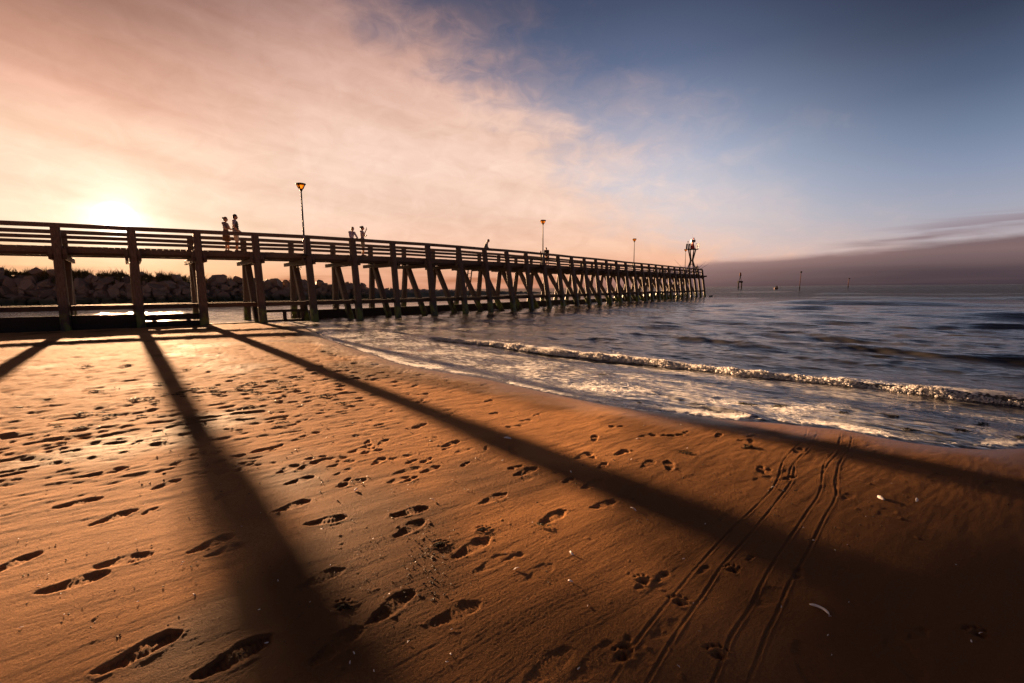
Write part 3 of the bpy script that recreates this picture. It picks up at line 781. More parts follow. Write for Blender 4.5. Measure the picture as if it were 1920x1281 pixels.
# ------------------------------------------------------------------ timber pier
def wood(name, c1, c2, algae=True, grain=(1, 1, 1)):
    m, t = mat_new(name)
    out = t.n('ShaderNodeOutputMaterial'); p = t.n('ShaderNodeBsdfPrincipled')
    geo = t.n('ShaderNodeNewGeometry'); pos = geo.outputs['Position']
    sp = t.n('ShaderNodeSeparateXYZ'); t.put(sp.inputs[0], pos)
    n1 = t.noise(t.scale3(pos, grain), 9.0, 6, 0.65, 0.3); n2 = t.noise(pos, 1.1, 3)
    c = t.mix(t.mapr(n1, 0.3, 0.7), c1, c2)
    oi = t.n('ShaderNodeObjectInfo')
    c = t.mix(t.m('MULTIPLY', oi.outputs['Random'], 0.55), c, tuple(v * 0.42 for v in c2[:3]) + (1,))
    c = t.mix(t.m('MULTIPLY', n2, 0.45), c, tuple(v * 0.5 for v in c1[:3]) + (1,))
    if algae:
        h = t.m('ADD', sp.outputs[2], t.m('MULTIPLY', t.m('SUBTRACT', n2, 0.5), 0.7))
        c = t.mix(t.mapr(h, 1.25, 0.75), c, (0.018, 0.014, 0.010, 1))
        g = t.m('MULTIPLY', t.mapr(h, 0.85, 0.55), t.mapr(t.noise(t.scale3(pos, (2, 2, 1)), 1.6, 4), 0.40, 0.58))
        c = t.mix(g, c, (0.075, 0.105, 0.012, 1))
        t.put(p.inputs['Roughness'], t.mapr(h, 1.3, 0.7, 0.72, 0.4))
    else:
        p.inputs['Roughness'].default_value = 0.72
    t.put(p.inputs['Base Color'], c)
    p.inputs['Specular IOR Level'].default_value = 0.35
    t.put(p.inputs['Normal'], t.bump(n1, 0.7, 0.025))
    t.t.links.new(p.outputs[0], out.inputs[0])
    return m
m_post = wood('weathered_post_timber', (0.050, 0.037, 0.030, 1), (0.150, 0.116, 0.098, 1), True, (3, 3, 0.5))
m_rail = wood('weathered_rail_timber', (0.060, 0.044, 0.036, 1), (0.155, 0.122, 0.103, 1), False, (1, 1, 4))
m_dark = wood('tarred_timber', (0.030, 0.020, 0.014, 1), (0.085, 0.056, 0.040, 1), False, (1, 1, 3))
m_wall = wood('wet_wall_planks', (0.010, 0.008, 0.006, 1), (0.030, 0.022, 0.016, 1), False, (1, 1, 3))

pier = empty('pier', (P[N0].x, P[N0].y, 0))
tag(pier, 'long dark timber pier on raking posts running from the beach out over the sea', 'pier')
PINV = Vector((-P[N0].x, -P[N0].y, 0))
def part(name, bm, mat, parent=pier, smooth=False, shift=True):
    if shift:
        bmesh.ops.translate(bm, verts=bm.verts[:], vec=PINV)
    return from_bm(name, bm, mat, parent, smooth)
def batter(i):
    k = i - N0
    return 0.22 + 0.52 * min(1.0, max(0.0, (k - 1) / 7.0))
FIRST = 3
rj = random.Random(4)
for i in range(FIRST, NP):
    b = batter(i); u = U[i]; r = RP[i]; j = rj.gauss(0, .05)
    # near post
    bm = bmesh.new()
    lo = off(i, b * 1.05 + 0.03, -0.9); hi = off(i, 0.03, ZTOP - 0.17)
    beam(bm, lo + u * j + r * rj.gauss(0, .04), hi + u * rj.gauss(0, .012), 0.37 + rj.gauss(0, .02), 0.35, up=r, w1=0.31, h1=0.29, bev=0.16)
    part('post', bm, m_post)
    # far post (below the deck) and its railing stub
    bm = bmesh.new()
    beam(bm, off(i, -WID - 0.12 - b * 0.62, -0.9) + u * rj.gauss(0, .07), off(i, -WID + 0.10, ZDECK - 0.55), 0.36, 0.34, up=r, w1=0.30, h1=0.30, bev=0.16)
    part('rear_post', bm, m_post)
    bm = bmesh.new()
    beam(bm, off(i, -WID - 0.06, ZDECK - 0.50), off(i, -WID - 0.02, ZTOP - 0.17), 0.28, 0.22, up=r, bev=0.12)
    part('railing_post', bm, m_rail)
    # diagonal brace
    bm = bmesh.new()
    beam(bm, off(i, -0.62 + b * 0.75 + rj.gauss(0, .06), -0.9) + u * (.06 + rj.gauss(0, .05)), off(i, -WID + 0.38, ZDECK - 0.58) + u * .06, 0.30, 0.34, up=r, bev=0.14)
    part('brace', bm, m_post)
    # cap beam under the deck
    bm = bmesh.new()
    for sgn in (-1, 1):
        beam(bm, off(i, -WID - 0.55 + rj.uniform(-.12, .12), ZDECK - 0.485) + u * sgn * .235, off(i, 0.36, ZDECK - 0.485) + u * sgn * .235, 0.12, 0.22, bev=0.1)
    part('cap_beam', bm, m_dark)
    # bolted blocks where post and deck meet
    bm = bmesh.new()
    for sgn in (-1, 1):
        beam(bm, off(i, 0.10, ZDECK - 0.47) + u * sgn * .24, off(i, 0.10, ZDECK - 0.13) + u * sgn * .22, 0.15, 0.20, up=r, bev=0.15)
    part('clamp_block', bm, m_post)

def along(bm, o, zc, w, h, i0=0, i1=None, wob=0.0, seedv=0):
    """A continuous timber following the bents, o metres off the near rail line."""
    rr_ = random.Random(seedv)
    i1 = NP - 1 if i1 is None else i1
    sec = []
    for i in range(i0, i1 + 1):
        c = off(i, o, zc + rr_.uniform(-wob, wob))
        r = RP[i]
        sec.append([bm.verts.new(c + r * a * w / 2 + Vector((0, 0, b * h / 2))) for a, b in ((-1, -1), (1, -1), (1, 1), (-1, 1))])
    for A, B in zip(sec, sec[1:]):
        for k in range(4):
            bm.faces.new((A[k], A[(k + 1) % 4], B[(k + 1) % 4], B[k]))
    bm.faces.new(sec[0][::-1]); bm.faces.new(sec[-1])

for nm, o, zc, w, h, mat in (('handrail', 0.03, ZTOP - 0.085, 0.24, 0.17, m_rail), ('handrail', -WID - 0.02, ZTOP - 0.085, 0.22, 0.17, m_rail),
                             ('middle_rail', -0.17, ZTOP - 0.56, 0.07, 0.15, m_rail), ('middle_rail', -WID + 0.14, ZTOP - 0.56, 0.07, 0.15, m_rail)):
    bm = bmesh.new(); along(bm, o, zc, w, h, wob=0.016, seedv=int(o * 10)); part(nm, bm, mat)
bm = bmesh.new(); along(bm, -0.04 - 0.17, ZDECK - 0.165, 0.10, 0.205, wob=0.005); part('edge_beam', bm, m_rail)
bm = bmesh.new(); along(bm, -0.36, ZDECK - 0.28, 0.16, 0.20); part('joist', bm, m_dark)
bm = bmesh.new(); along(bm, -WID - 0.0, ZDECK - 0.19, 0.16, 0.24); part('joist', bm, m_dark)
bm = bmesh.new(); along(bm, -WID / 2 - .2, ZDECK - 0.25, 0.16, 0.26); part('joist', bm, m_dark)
# deck planks laid across
bm = bmesh.new(); rd = random.Random(9)
for i in range(NP - 1):
    L = (P[i + 1] - P[i]).length; n = max(6, int(L / 0.21))
    for k in range(n):
        f = (k + 0.5) / n
        a = off(i, -WID - 0.16, 0).lerp(off(i + 1, -WID - 0.16, 0), f); c = off(i, 0.0 - 0.15, 0).lerp(off(i + 1, 0.0 - 0.15, 0), f)
        zz = ZDECK - 0.03 + rd.uniform(-.006, .008)
        a.z = zz; c.z = zz
        ext = (a - c).normalized() * rd.uniform(0, .03)
        beam(bm, a + ext, c, L / n - 0.018, 0.06)
part('deck', bm, m_rail)
# walers and low plank walls
for o, nm in ((-0.02, 'waler'), (-WID - 0.55, 'waler')):
    bm = bmesh.new()
    for i in range(0, NP - 1):
        z0 = 0.98
        o0 = (batter(i) * 0.74 - 0.26) if o > -1 else o; o1 = (batter(i + 1) * 0.74 - 0.26) if o > -1 else o
        beam(bm, off(i, o0, z0) - U[i] * .02, off(i + 1, o1, z0) + U[i] * .02, 0.16, 0.22 if o > -1 else 0.16)
    part(nm, bm, m_dark)
def wall(i0, i1, o, z0, z1, th=0.10):
    bm = bmesh.new()
    for i in range(i0, i1):
        h = 0.24; zz = z0
        while zz < z1 - 0.02:
            hh = min(h, z1 - zz)
            beam(bm, off(i, o, zz + hh / 2), off(i + 1, o, zz + hh / 2), th + rj.uniform(-.012, .012), hh)
            zz += h
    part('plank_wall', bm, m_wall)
g = N0
wall(0, g + 1, 0.02, -0.7, 0.66)
wall(g + 1, g + 2, 0.0, -0.5, 0.28); wall(g + 1, g + 2, 0.0, 0.33, 0.60)
wall(g + 2, g + 3, -0.25, -0.5, 0.06); wall(g + 3, g + 4, -0.7, -0.5, 0.10); wall(g + 3, g + 4, -0.7, 0.50, 0.64)
wall(g + 4, g + 15, -WID + 0.35, -0.7, 0.52)
wall(g + 15, g + 32, -WID + 0.35, -0.7, 0.42)
for i, f, o, z0, z1 in ((g + 1, .22, 0.0, 0.1, .6), (g + 1, .75, 0.0, -.2, .62), (g + 3, .55, -.7, 0.0, .6), (g + 3, .92, -.7, 0.0, .9)):
    bm = bmesh.new()
    q_ = off(i, o - 0.12, 0).lerp(off(i + 1, o - 0.12, 0), f)
    beam(bm, q_ + Vector((0, 0, z0)), q_ + Vector((0, 0, z1)), .18, .12, up=RP[i], bev=.1)
    part('wall_stub', bm, m_dark)
# rough growth hanging from the waler on the first bays
# end rail across the pier head
for zc, h in ((ZTOP - 0.09, .16), (ZTOP - 0.56, .125)):
    bm = bmesh.new(); i = NP - 1
    beam(bm, off(i, -0.16, zc) + U[i] * .05, off(i, -WID + .12, zc) + U[i] * .05, 0.14, h, bev=.1); part('end_rail', bm, m_rail)
bm = bmesh.new(); beam(bm, off(NP - 1, 0.75, ZDECK - .28) + U[-1] * .28, off(NP - 1, -WID - .3, ZDECK - .28) + U[-1] * .28, .22, .24, bev=.1); part('end_beam', bm, m_dark)
# ladders on the harbour side
m_iron = simple('dark_iron', (0.020, 0.017, 0.015, 1), 0.7, 0.3, 20, spec=0.15)
for px, z0 in ((878, 0.9), (1173, 0.9)):
    q_, u, r = on_pier(px, -WID - 0.75)
    b0 = Vector((q_.x, q_.y, z0)) - r * .25; b1 = Vector((q_.x, q_.y, ZDECK - .3)) + r * .2
    lad = empty('ladder'); lad.parent = pier; lad.location = (0, 0, 0)
    for s_ in (-.20, .20):
        bm = bmesh.new(); beam(bm, b0 + u * s_, b1 + u * s_, .07, .07); part('stile', bm, m_iron, lad)
    nr = 8
    for k in range(nr):
        c = b0.lerp(b1, (k + .5) / nr); bm = bmesh.new(); rod(bm, [c - u * .2, c + u * .2], [.018, .018], 6); part('rung', bm, m_iron, lad)

# ------------------------------------------------------------------ lamp posts on the pier
m_black = simple('black_painted_steel', (0.016, 0.015, 0.014, 1), 0.6, 0.2, 12, spec=0.2)
m_grey = simple('galvanised_steel', (0.15, 0.15, 0.155, 1), 0.45, 0.15, 10)
m_amb, t = mat_new('amber_diffuser')
out = t.n('ShaderNodeOutputMaterial'); tl = t.n('ShaderNodeBsdfTranslucent'); tl.inputs[0].default_value = (0.62, 0.36, 0.09, 1)
tp = t.n('ShaderNodeBsdfTransparent'); tp.inputs[0].default_value = (0.55, 0.33, 0.10, 1); mx = t.n('ShaderNodeMixShader'); mx.inputs[0].default_value = 0.55
t.t.links.new(tl.outputs[0], mx.inputs[1]); t.t.links.new(tp.outputs[0], mx.inputs[2]); t.t.links.new(mx.outputs[0], out.inputs[0])
lamp = empty('lamp_post')
def lathe(bm, prof, seg=20):
    rings = []
    for rr_, zz in prof:
        rings.append([bm.verts.new((rr_ * math.cos(2 * math.pi * k / seg), rr_ * math.sin(2 * math.pi * k / seg), zz)) for k in range(seg)])
    for A, B in zip(rings, rings[1:]):
        for k in range(seg): bm.faces.new((A[k], A[(k + 1) % seg], B[(k + 1) % seg], B[k]))
    bm.faces.new(rings[0][::-1]); bm.faces.new(rings[-1])
LH = 3.32                                                         # pole height above the bracket foot
bm = bmesh.new(); lathe(bm, [(.062, 0), (.062, 1.02), (.055, 1.06)], 12); from_bm('pole_base', bm, m_grey, lamp, True)
bm = bmesh.new(); lathe(bm, [(.048, 1.06), (.036, LH - .02), (.03, LH)], 12); from_bm('pole', bm, m_black, lamp, True)
bm = bmesh.new(); lathe(bm, [(.17, -.06), (.17, -.005), (.08, .02)], 12); beam(bm, (0, 0, -.32), (0.30, 0, -.05), .10, .08); from_bm('bracket', bm, m_iron, lamp)
hd = None
bm = bmesh.new(); lathe(bm, [(.03, LH - .03), (.042, LH), (.105, LH + .13)], 18); hd = from_bm('lamp_head', bm, m_black, lamp, True)
bm = bmesh.new(); lathe(bm, [(.10, LH + .13), (.222, LH + .345)], 18); dg = from_bm('lamp_shade', bm, m_amb, lamp, True)
bm = bmesh.new()
for k in range(4):
    a = math.pi / 4 + k * math.pi / 2
    beam(bm, (.108 * math.cos(a), .108 * math.sin(a), LH + .12), (.236 * math.cos(a), .236 * math.sin(a), LH + .36), .07, .02, up=(math.cos(a), math.sin(a), .3))
from_bm('shade_frame', bm, m_black, hd)
bm = bmesh.new(); lathe(bm, [(.215, LH + .345), (.252, LH + .355), (.252, LH + .395), (.18, LH + .415), (.02, LH + .425)], 20); from_bm('lamp_lid', bm, m_black, hd, True)
def copy_tree(o, parent=None):
    c = o.copy(); COL.objects.link(c)
    if parent is not None: c.parent = parent
    for ch in o.children: copy_tree(ch, c)
    return c
LAMPS = [(571.5, 'lamp post with cone shaped amber head on the pier between the two standing couples'),
         (1018, 'lamp post with cone shaped amber head beside the bending person all in black'),
         (1189, 'lone lamp post with cone shaped head on the empty pier stretch before the beacon tower'),
         (1285.5, 'lamp post with cone shaped head close beside the beacon tower at the pier end')]
for k, (px, lb) in enumerate(LAMPS):
    o = lamp if k == 0 else copy_tree(lamp)
    q_, u, r = on_pier(px, 0.33)
    o.location = (q_.x, q_.y, ZDECK - 0.12); o.rotation_euler = (0, 0, math.atan2(-r.y, -r.x))
    tag(o, lb, 'street lamp', 'lamp posts along the pier')
bm = bmesh.new()
pts = [(.1 + .42 * math.sin(a) * .6, .28 + .12 * math.cos(a * 1.3), -.62 - .16 * math.sin(a) ** 2) for a in np.linspace(0, 4.2, 24)]
rod(bm, pts, [.014] * len(pts), 6); from_bm('hanging_cable', bm, m_black, lamp, True)

# ------------------------------------------------------------------ beacon tower on the pier head
m_white = simple('white_painted_steel', (0.22, 0.21, 0.205, 1), 0.5, 0.1, 8)
m_red = simple('red_painted_steel', (0.40, 0.045, 0.02, 1), 0.45, 0.2, 8)
m_panel = simple('solar_cells', (0.012, 0.014, 0.03, 1), 0.25, 0.2, 30)
TQ, TU, TR = on_pier(1297.5, -1.35)
tw = empty('beacon_tower', (TQ.x, TQ.y, ZDECK), math.atan2(TU.y, TU.x))
tag(tw, 'hourglass shaped steel beacon tower with solar panels, at the sea end of the pier', 'beacon')
# local axes: x along the pier, y towards the harbour side
ZW, ZT = 2.35, 4.15                                               # waist and platform
view = math.atan2(TU.y, TU.x)
for a, (sx, sy) in enumerate(((-1, -1), (1, -1), (1, 1), (-1, 1))):
    bm = bmesh.new()
    beam(bm, (sx * .72, sy * .72, 0), (sx * .14, sy * .14, ZW), .15, .15, up=(0, 1, 0))
    beam(bm, (sx * .14, sy * .14, ZW), (sx * .46, sy * .46, ZT), .15, .15, up=(0, 1, 0))
    from_bm('leg', bm, m_iron, tw)
bm = bmesh.new()
for zz, h in ((1.0, .50), (1.75, .33), (ZW, .22)):
    for (x0, y0), (x1, y1) in (((-1, -1), (1, -1)), ((1, -1), (1, 1)), ((1, 1), (-1, 1)), ((-1, 1), (-1, -1))):
        beam(bm, (x0 * h, y0 * h, zz), (x1 * h, y1 * h, zz), .08, .08)
from_bm('cross_bracing', bm, m_iron, tw)
bm = bmesh.new(); beam(bm, (-.95, 0, ZT + .05), (.95, 0, ZT + .05), 1.5, .10); from_bm('platform', bm, m_iron, tw)
rx = Matrix.Rotation(-view, 3, 'Z')                               # picture-plane right in tower axes
right = rx @ Vector((1, 0, 0)); back = rx @ Vector((0, 1, 0))
def tp_(a, b_, zz): return right * a + back * b_ + Vector((0, 0, zz))
for k in range(3):
    bm = bmesh.new(); x0 = -1.02 + k * .36
    vs = [tp_(x0 - .14, -.25, ZT + .12), tp_(x0 + .12, -.32, ZT + .12), tp_(x0 + .32, .05, ZT + .98), tp_(x0 + .06, .12, ZT + .98)]
    th = Vector((0, .03, -.02))
    A = [bm.verts.new(v) for v in vs]; B = [bm.verts.new(v + back * .05) for v in vs]
    bm.faces.new(A); bm.faces.new(B[::-1])
    for j in range(4): bm.faces.new((A[j], A[(j + 1) % 4], B[(j + 1) % 4], B[j]))
    from_bm('solar_panel', bm, m_panel, tw)
bm = bmesh.new(); beam(bm, tp_(-1.2, -.1, ZT + .07), tp_(-.1, -.1, ZT + .07), .5, .06); from_bm('panel_frame', bm, m_iron, tw)
bm = bmesh.new()
vs = [bm.verts.new(tp_(.05 + a * .34, b_ * .3, ZT + .1)) for a, b_ in ((-1, -1), (1, -1), (1, 1), (-1, 1))] + [bm.verts.new(tp_(.07 + a * .10, b_ * .1, ZT + 1.2)) for a, b_ in ((-1, -1), (1, -1), (1, 1), (-1, 1))]
for j in range(4): bm.faces.new((vs[j], vs[(j + 1) % 4], vs[4 + (j + 1) % 4], vs[4 + j]))
bm.faces.new(vs[4:]); bm.faces.new(vs[:4][::-1])
from_bm('red_daymark', bm, m_red, tw)
bm = bmesh.new(); beam(bm, tp_(-.24, 0, ZT + 1.4), tp_(.42, 0, ZT + 1.4), .5, .42, bev=.08); from_bm('lantern_box', bm, m_grey, tw)
bm = bmesh.new(); rod(bm, [tp_(.22, 0, ZT + 1.61), tp_(.22, 0, ZT + 1.72), tp_(.22, 0, ZT + 1.9), tp_(.22, 0, ZT + 1.98)], [.05, .12, .10, .03], 10); from_bm('signal_light', bm, m_red, tw, True)
bm = bmesh.new(); rod(bm, [tp_(-.72, 0, ZT + .9), tp_(-.72, 0, ZT + 1.18), tp_(-.72, 0, ZT + 1.2), tp_(-.72, 0, ZT + 1.4)], [.03, .03, .08, .08], 8); from_bm('sensor', bm, m_iron, tw)
bm = bmesh.new(); rod(bm, [tp_(.02, .1, ZT + 1.6), tp_(.0, .1, ZT + 2.6)], [.012, .006], 6); from_bm('antenna', bm, m_iron, tw)
bm = bmesh.new()
for zz in (.4, .68, .92):
    beam(bm, tp_(.42, -.5, ZT + zz), tp_(1.06, -.4, ZT + zz + .02), .05, .05); beam(bm, tp_(1.06, -.4, ZT + zz + .02), tp_(1.06, .5, ZT + zz + .02), .05, .05)
for a, b_ in ((.42, -.5), (.75, -.45), (1.0, -.4), (1.0, .5)):
    beam(bm, tp_(a - (.06 if a > .9 else 0), b_, ZT + .08), tp_(a + (.06 if a > .9 else 0), b_, ZT + .98), .05, .05)
from_bm('guard_rail', bm, m_white, tw)
# ------------------------------------------------------------------ people
def cap_bm(bm, p0, p1, r0, r1, seg=10, sy=1.0):
    """A tapered limb with rounded ends."""
    p0, p1 = Vector(p0), Vector(p1)
    d = p1 - p0; L = d.length
    d = d.normalized() if L > 1e-6 else Vector((0, 0, 1))
    pts, rad = [], []
    for k in range(4):
        a = math.pi / 2 * (1 - k / 3.0) * 0.96
        pts.append(p0 - d * r0 * math.sin(a)); rad.append(max(r0 * math.cos(a), 1e-3))
    for k in range(4):
        a = math.pi / 2 * (k / 3.0) * 0.96
        pts.append(p1 + d * r1 * math.sin(a)); rad.append(max(r1 * math.cos(a), 1e-3))
    rod(bm, pts, rad, seg)

def ell_bm(bm, c, r, rot=None):
    m = Matrix.Translation(Vector(c)) @ (rot.to_4x4() if rot else Matrix.Identity(4)) @ Matrix.Diagonal((r[0], r[1], r[2], 1))
    bmesh.ops.create_uvsphere(bm, u_segments=14, v_segments=10, radius=1.0, matrix=m)

def fuse(name, bm, voxel, mat, parent):
    """Fuse the overlapping limbs into one continuous skin."""
    bmesh.ops.recalc_face_normals(bm, faces=bm.faces[:])
    me = bpy.data.meshes.new(name); bm.to_mesh(me); bm.free()
    tmp = bpy.data.objects.new('tmp', me); COL.objects.link(tmp)
    md = tmp.modifiers.new('remesh', 'REMESH'); md.mode = 'VOXEL'; md.voxel_size = voxel; md.use_smooth_shade = True
    sm = tmp.modifiers.new('smooth', 'SMOOTH'); sm.iterations = 3; sm.factor = 0.5
    dg = bpy.context.evaluated_depsgraph_get()
    me2 = bpy.data.meshes.new_from_object(tmp.evaluated_get(dg))
    me2.name = name
    bpy.data.objects.remove(tmp); bpy.data.meshes.remove(me)
    me2.materials.clear()
    return link(name, me2, mat, parent, True)

m_skin = simple('skin', (0.42, 0.24, 0.16, 1), 0.55, 0.08, 5)
m_hair_b = simple('brown_hair', (0.09, 0.045, 0.022, 1), 0.6, 0.3, 40)
m_hair_d = simple('dark_hair', (0.02, 0.015, 0.012, 1), 0.6, 0.3, 40)
m_hair_l = simple('fair_hair', (0.30, 0.16, 0.07, 1), 0.6, 0.3, 40)
m_shoe = simple('dark_shoes', (0.03, 0.025, 0.022, 1), 0.6)
m_eye = simple('eyes', (0.02, 0.015, 0.012, 1), 0.2)
def cloth(n, c): return simple(n, c + (1,), 0.85, 0.2, 30, bump=0.3)

def person(loc, face, H, label, hair, cloths, arms, lean=0.0, bun=False, legs='pants', head_tilt=0.0, hairlen=0.0, stance=0.0, armskin=True):
    """Figure facing local +x. cloths: top, lower; arms: (elbow, wrist) left and right; lean bends the trunk forward."""
    k = H / 1.75
    root = empty('person', loc, math.atan2(face.y, face.x)); root.scale = (k, k, k)
    tag(root, label, 'person', 'people on the pier')
    hip = Vector((0, 0, 0.93))
    rot = Matrix.Rotation(lean, 3, 'Y')
    def up(v): return hip + rot @ (Vector(v) - hip)
    sh = {s: up((-.01, s * .185, 1.41)) for s in (1, -1)}
    hc = up((.035, 0, 1.635)); hrot = Matrix.Rotation(lean * 0.6 + head_tilt, 3, 'Y')
    neck0 = up((-.01, 0, 1.42)); 
    elb = {1: up(arms[0][0]), -1: up(arms[1][0])}; wri = {1: up(arms[0][1]), -1: up(arms[1][1])}
    hipj = {s: Vector((0, s * .09, .90)) for s in (1, -1)}
    kne = {s: Vector((.03 + s * stance * .5, s * .10, .50)) for s in (1, -1)}
    ank = {s: Vector((0 + s * stance, s * .105, .09)) for s in (1, -1)}
    b = bmesh.new()
    def torso(b, e):
        for z_, rx_, ry_ in ((.93, .115, .165), (1.02, .105, .150), (1.12, .098, .135), (1.22, .105, .150), (1.32, .112, .168), (1.40, .095, .172)):
            ell_bm(b, up((0, 0, z_)), (rx_ + e, ry_ + e, .075 + e), rot)
        cap_bm(b, sh[1] * .75 + sh[-1] * .25, sh[1], .07 + e, .062 + e); cap_bm(b, sh[-1] * .75 + sh[1] * .25, sh[-1], .07 + e, .062 + e)
    torso(b, 0)
    cap_bm(b, neck0, hc + hrot @ Vector((-.02, 0, -.07)), .058, .052)
    ell_bm(b, hc, (.092, .076, .118), hrot)
    ell_bm(b, hc + hrot @ Vector((.035, 0, -.055)), (.058, .055, .062), hrot)
    ell_bm(b, hc + hrot @ Vector((.098, 0, -.018)), (.020, .013, .024), hrot)     # nose
    ell_bm(b, hc + hrot @ Vector((.086, 0, -.062)), (.010, .026, .008), hrot)     # lips
    for s in (1, -1): ell_bm(b, hc + hrot @ Vector((0, s * .078, -.012)), (.020, .010, .030), hrot)
    for s in (1, -1):
        cap_bm(b, sh[s], elb[s], .052, .041); cap_bm(b, elb[s], wri[s], .041, .029)
        fd = (wri[s] - elb[s]).normalized()
        sd = fd.cross(rot @ Vector((0, 0, 1)))
        sd = sd.normalized() if sd.length > .1 else Vector((0, 1, 0))
        nn = fd.cross(sd)
        pc = wri[s] + fd * .055
        cap_bm(b, wri[s], pc + fd * .02, .028, .036)
        for q in range(4):
            base = pc + fd * .03 + sd * (-.03 + .02 * q)
            ln = (.062, .074, .070, .052)[q]
            mid = base + fd * ln * .55 + nn * .008; tip = mid + fd * ln * .4 + nn * .025
            cap_bm(b, base, mid, .0105, .0095, 6); cap_bm(b, mid, tip, .0095, .008, 6)
        tb = wri[s] + fd * .035 - sd * .03
        cap_bm(b, tb, tb + fd * .045 - sd * .022, .012, .009, 6)
        cap_bm(b, hipj[s], kne[s], .085, .056); cap_bm(b, kne[s], ank[s], .056, .036)
        cap_bm(b, ank[s] + Vector((-.03, 0, -.04)), ank[s] + Vector((.15, 0, -.06)), .036, .026)
    body = fuse('body', b, .0085, m_skin, root)
    b = bmesh.new()
    torso(b, .014)
    for s in (1, -1):
        cut = 1.0 if not armskin else .55
        cap_bm(b, sh[s], sh[s].lerp(elb[s], cut), .066, .056)
        if not armskin: cap_bm(b, elb[s], wri[s], .055, .042)
    fuse('shirt', b, .011, cloths[0], root)
    b = bmesh.new()
    if legs == 'skirt':
        rr = [(up((0, 0, 1.06)), .125, .16), (Vector((0, 0, .93)), .15, .19), (Vector((0, 0, .75)), .175, .215), (Vector((.0, 0, .52)), .20, .25)]
        for (c0, a0, b0), (c1, a1, b1) in zip(rr, rr[1:]):
            for q in range(4):
                f = q / 4
                ell_bm(b, c0.lerp(c1, f), (a0 + (a1 - a0) * f, b0 + (b1 - b0) * f, .05))
        fuse('skirt', b, .012, cloths[1], root)
    else:
        for z_ in (.88, .95, 1.02): ell_bm(b, up((0, 0, z_)) if z_ > .93 else (0, 0, z_), (.132, .182, .07))
        for s in (1, -1):
            if legs == 'shorts': cap_bm(b, hipj[s], hipj[s].lerp(kne[s], .82), .108, .090)
            else: cap_bm(b, hipj[s], kne[s], .104, .075); cap_bm(b, kne[s], ank[s], .075, .058)
        fuse('shorts' if legs == 'shorts' else 'trousers', b, .011, cloths[1], root)
    b = bmesh.new()
    ell_bm(b, hc + hrot @ Vector((-.012, 0, .028)), (.098, .087, .108), hrot)
    ell_bm(b, hc + hrot @ Vector((-.045, 0, -.005)), (.072, .084, .105), hrot)
    if bun: ell_bm(b, hc + hrot @ Vector((-.125, 0, .06)), (.055, .052, .05), hrot)
    if hairlen: ell_bm(b, hc + hrot @ Vector((-.06, 0, -.07 - hairlen / 2)), (.062, .095, .07 + hairlen), hrot)
    fuse('hair', b, .012, hair, root)
    for s in (1, -1):
        b = bmesh.new(); ell_bm(b, hc + hrot @ Vector((.083, s * .030, .008)), (.010, .012, .010), hrot); from_bm('eye', b, m_eye, root, True)
        b = bmesh.new()
        cap_bm(b, ank[s] + Vector((-.035, 0, -.045)), ank[s] + Vector((.165, 0, -.058)), .043, .032, 10)
        fuse('shoe', b, .012, m_shoe, root)
    return root

def spot(px, o):
    q_, u, r = on_pier(px, o, 440 if px < 750 else 465)
    return Vector((q_.x, q_.y, ZDECK + 0.005)), u, r
navy = cloth('slate_cloth', (0.075, 0.07, 0.085)); vest = cloth('dark_vest_cloth', (0.06, 0.045, 0.035)); lav = cloth('pale_lavender_cloth', (0.30, 0.27, 0.36)); blk = cloth('black_cloth', (0.018, 0.016, 0.016))
brown = cloth('brown_cloth', (0.10, 0.055, 0.028)); beige = cloth('pale_shorts_cloth', (0.42, 0.36, 0.32)); tee = cloth('grey_violet_cloth', (0.22, 0.20, 0.28)); plum = cloth('plum_grey_cloth', (0.16, 0.12, 0.13)); grey = cloth('grey_cloth', (0.14, 0.13, 0.13)); jkt = cloth('blue_grey_jacket_cloth', (0.10, 0.12, 0.145))
q_, u, r = spot(424, -0.75)
person(q_, (u * .8 + r * .45).normalized(), 1.74, 'woman with pinned up hair and long skirt, arms folded beside the man in a vest', m_hair_b, (plum, brown), (((.10, .26, 1.16), (.19, -.06, 1.20)), ((.10, -.26, 1.15), (.21, .05, 1.15))), bun=True, legs='skirt', head_tilt=.05)
q_, u, r = spot(442, -0.72)
mn = person(q_, (u * .97 + r * .2).normalized(), 1.90, 'tall man in dark vest and pale shorts standing in profile with hands clasped', m_hair_d, (tee, beige), (((-.01, .25, 1.13), (.20, .05, .96)), ((-.01, -.25, 1.13), (.20, -.04, .94))), legs='shorts')
b = bmesh.new()
for z_, rx_, ry_ in ((1.0, .140, .180), (1.10, .145, .170), (1.2, .142, .175), (1.3, .138, .180), (1.38, .118, .160)): ell_bm(b, (0.01, 0, z_), (rx_, ry_, .08))
fuse('vest', b, .012, vest, mn)
q_, u, r = spot(658, -0.58)
person(q_, (r * .9 + u * .25).normalized(), 1.66, 'person in a pale shirt with curly hair leaning both arms on the handrail', m_hair_b, (lav, grey), (((.20, .27, 1.14), (.34, .06, 1.06)), ((.20, -.27, 1.14), (.34, -.08, 1.06))), lean=.22, legs='pants', armskin=False)
q_, u, r = spot(679, -0.62)
D_ = person(q_, (r * .55 + u * .75).normalized(), 1.76, 'person in violet shirt and shorts holding up a phone beside the curly haired person', m_hair_d, (tee, grey), (((.10, .27, 1.18), (.22, .02, 1.20)), ((.16, -.27, 1.20), (.26, -.20, 1.44))), legs='shorts', bun=True)
a_ = math.atan2((r * .55 + u * .75).y, (r * .55 + u * .75).x)
bm = bmesh.new(); beam(bm, (0, 0, -.08), (0, 0, .08), .085, .016, up=(1, 0, 0), bev=.2)
ph = from_bm('phone', bm, m_black)
kk = 1.76 / 1.75
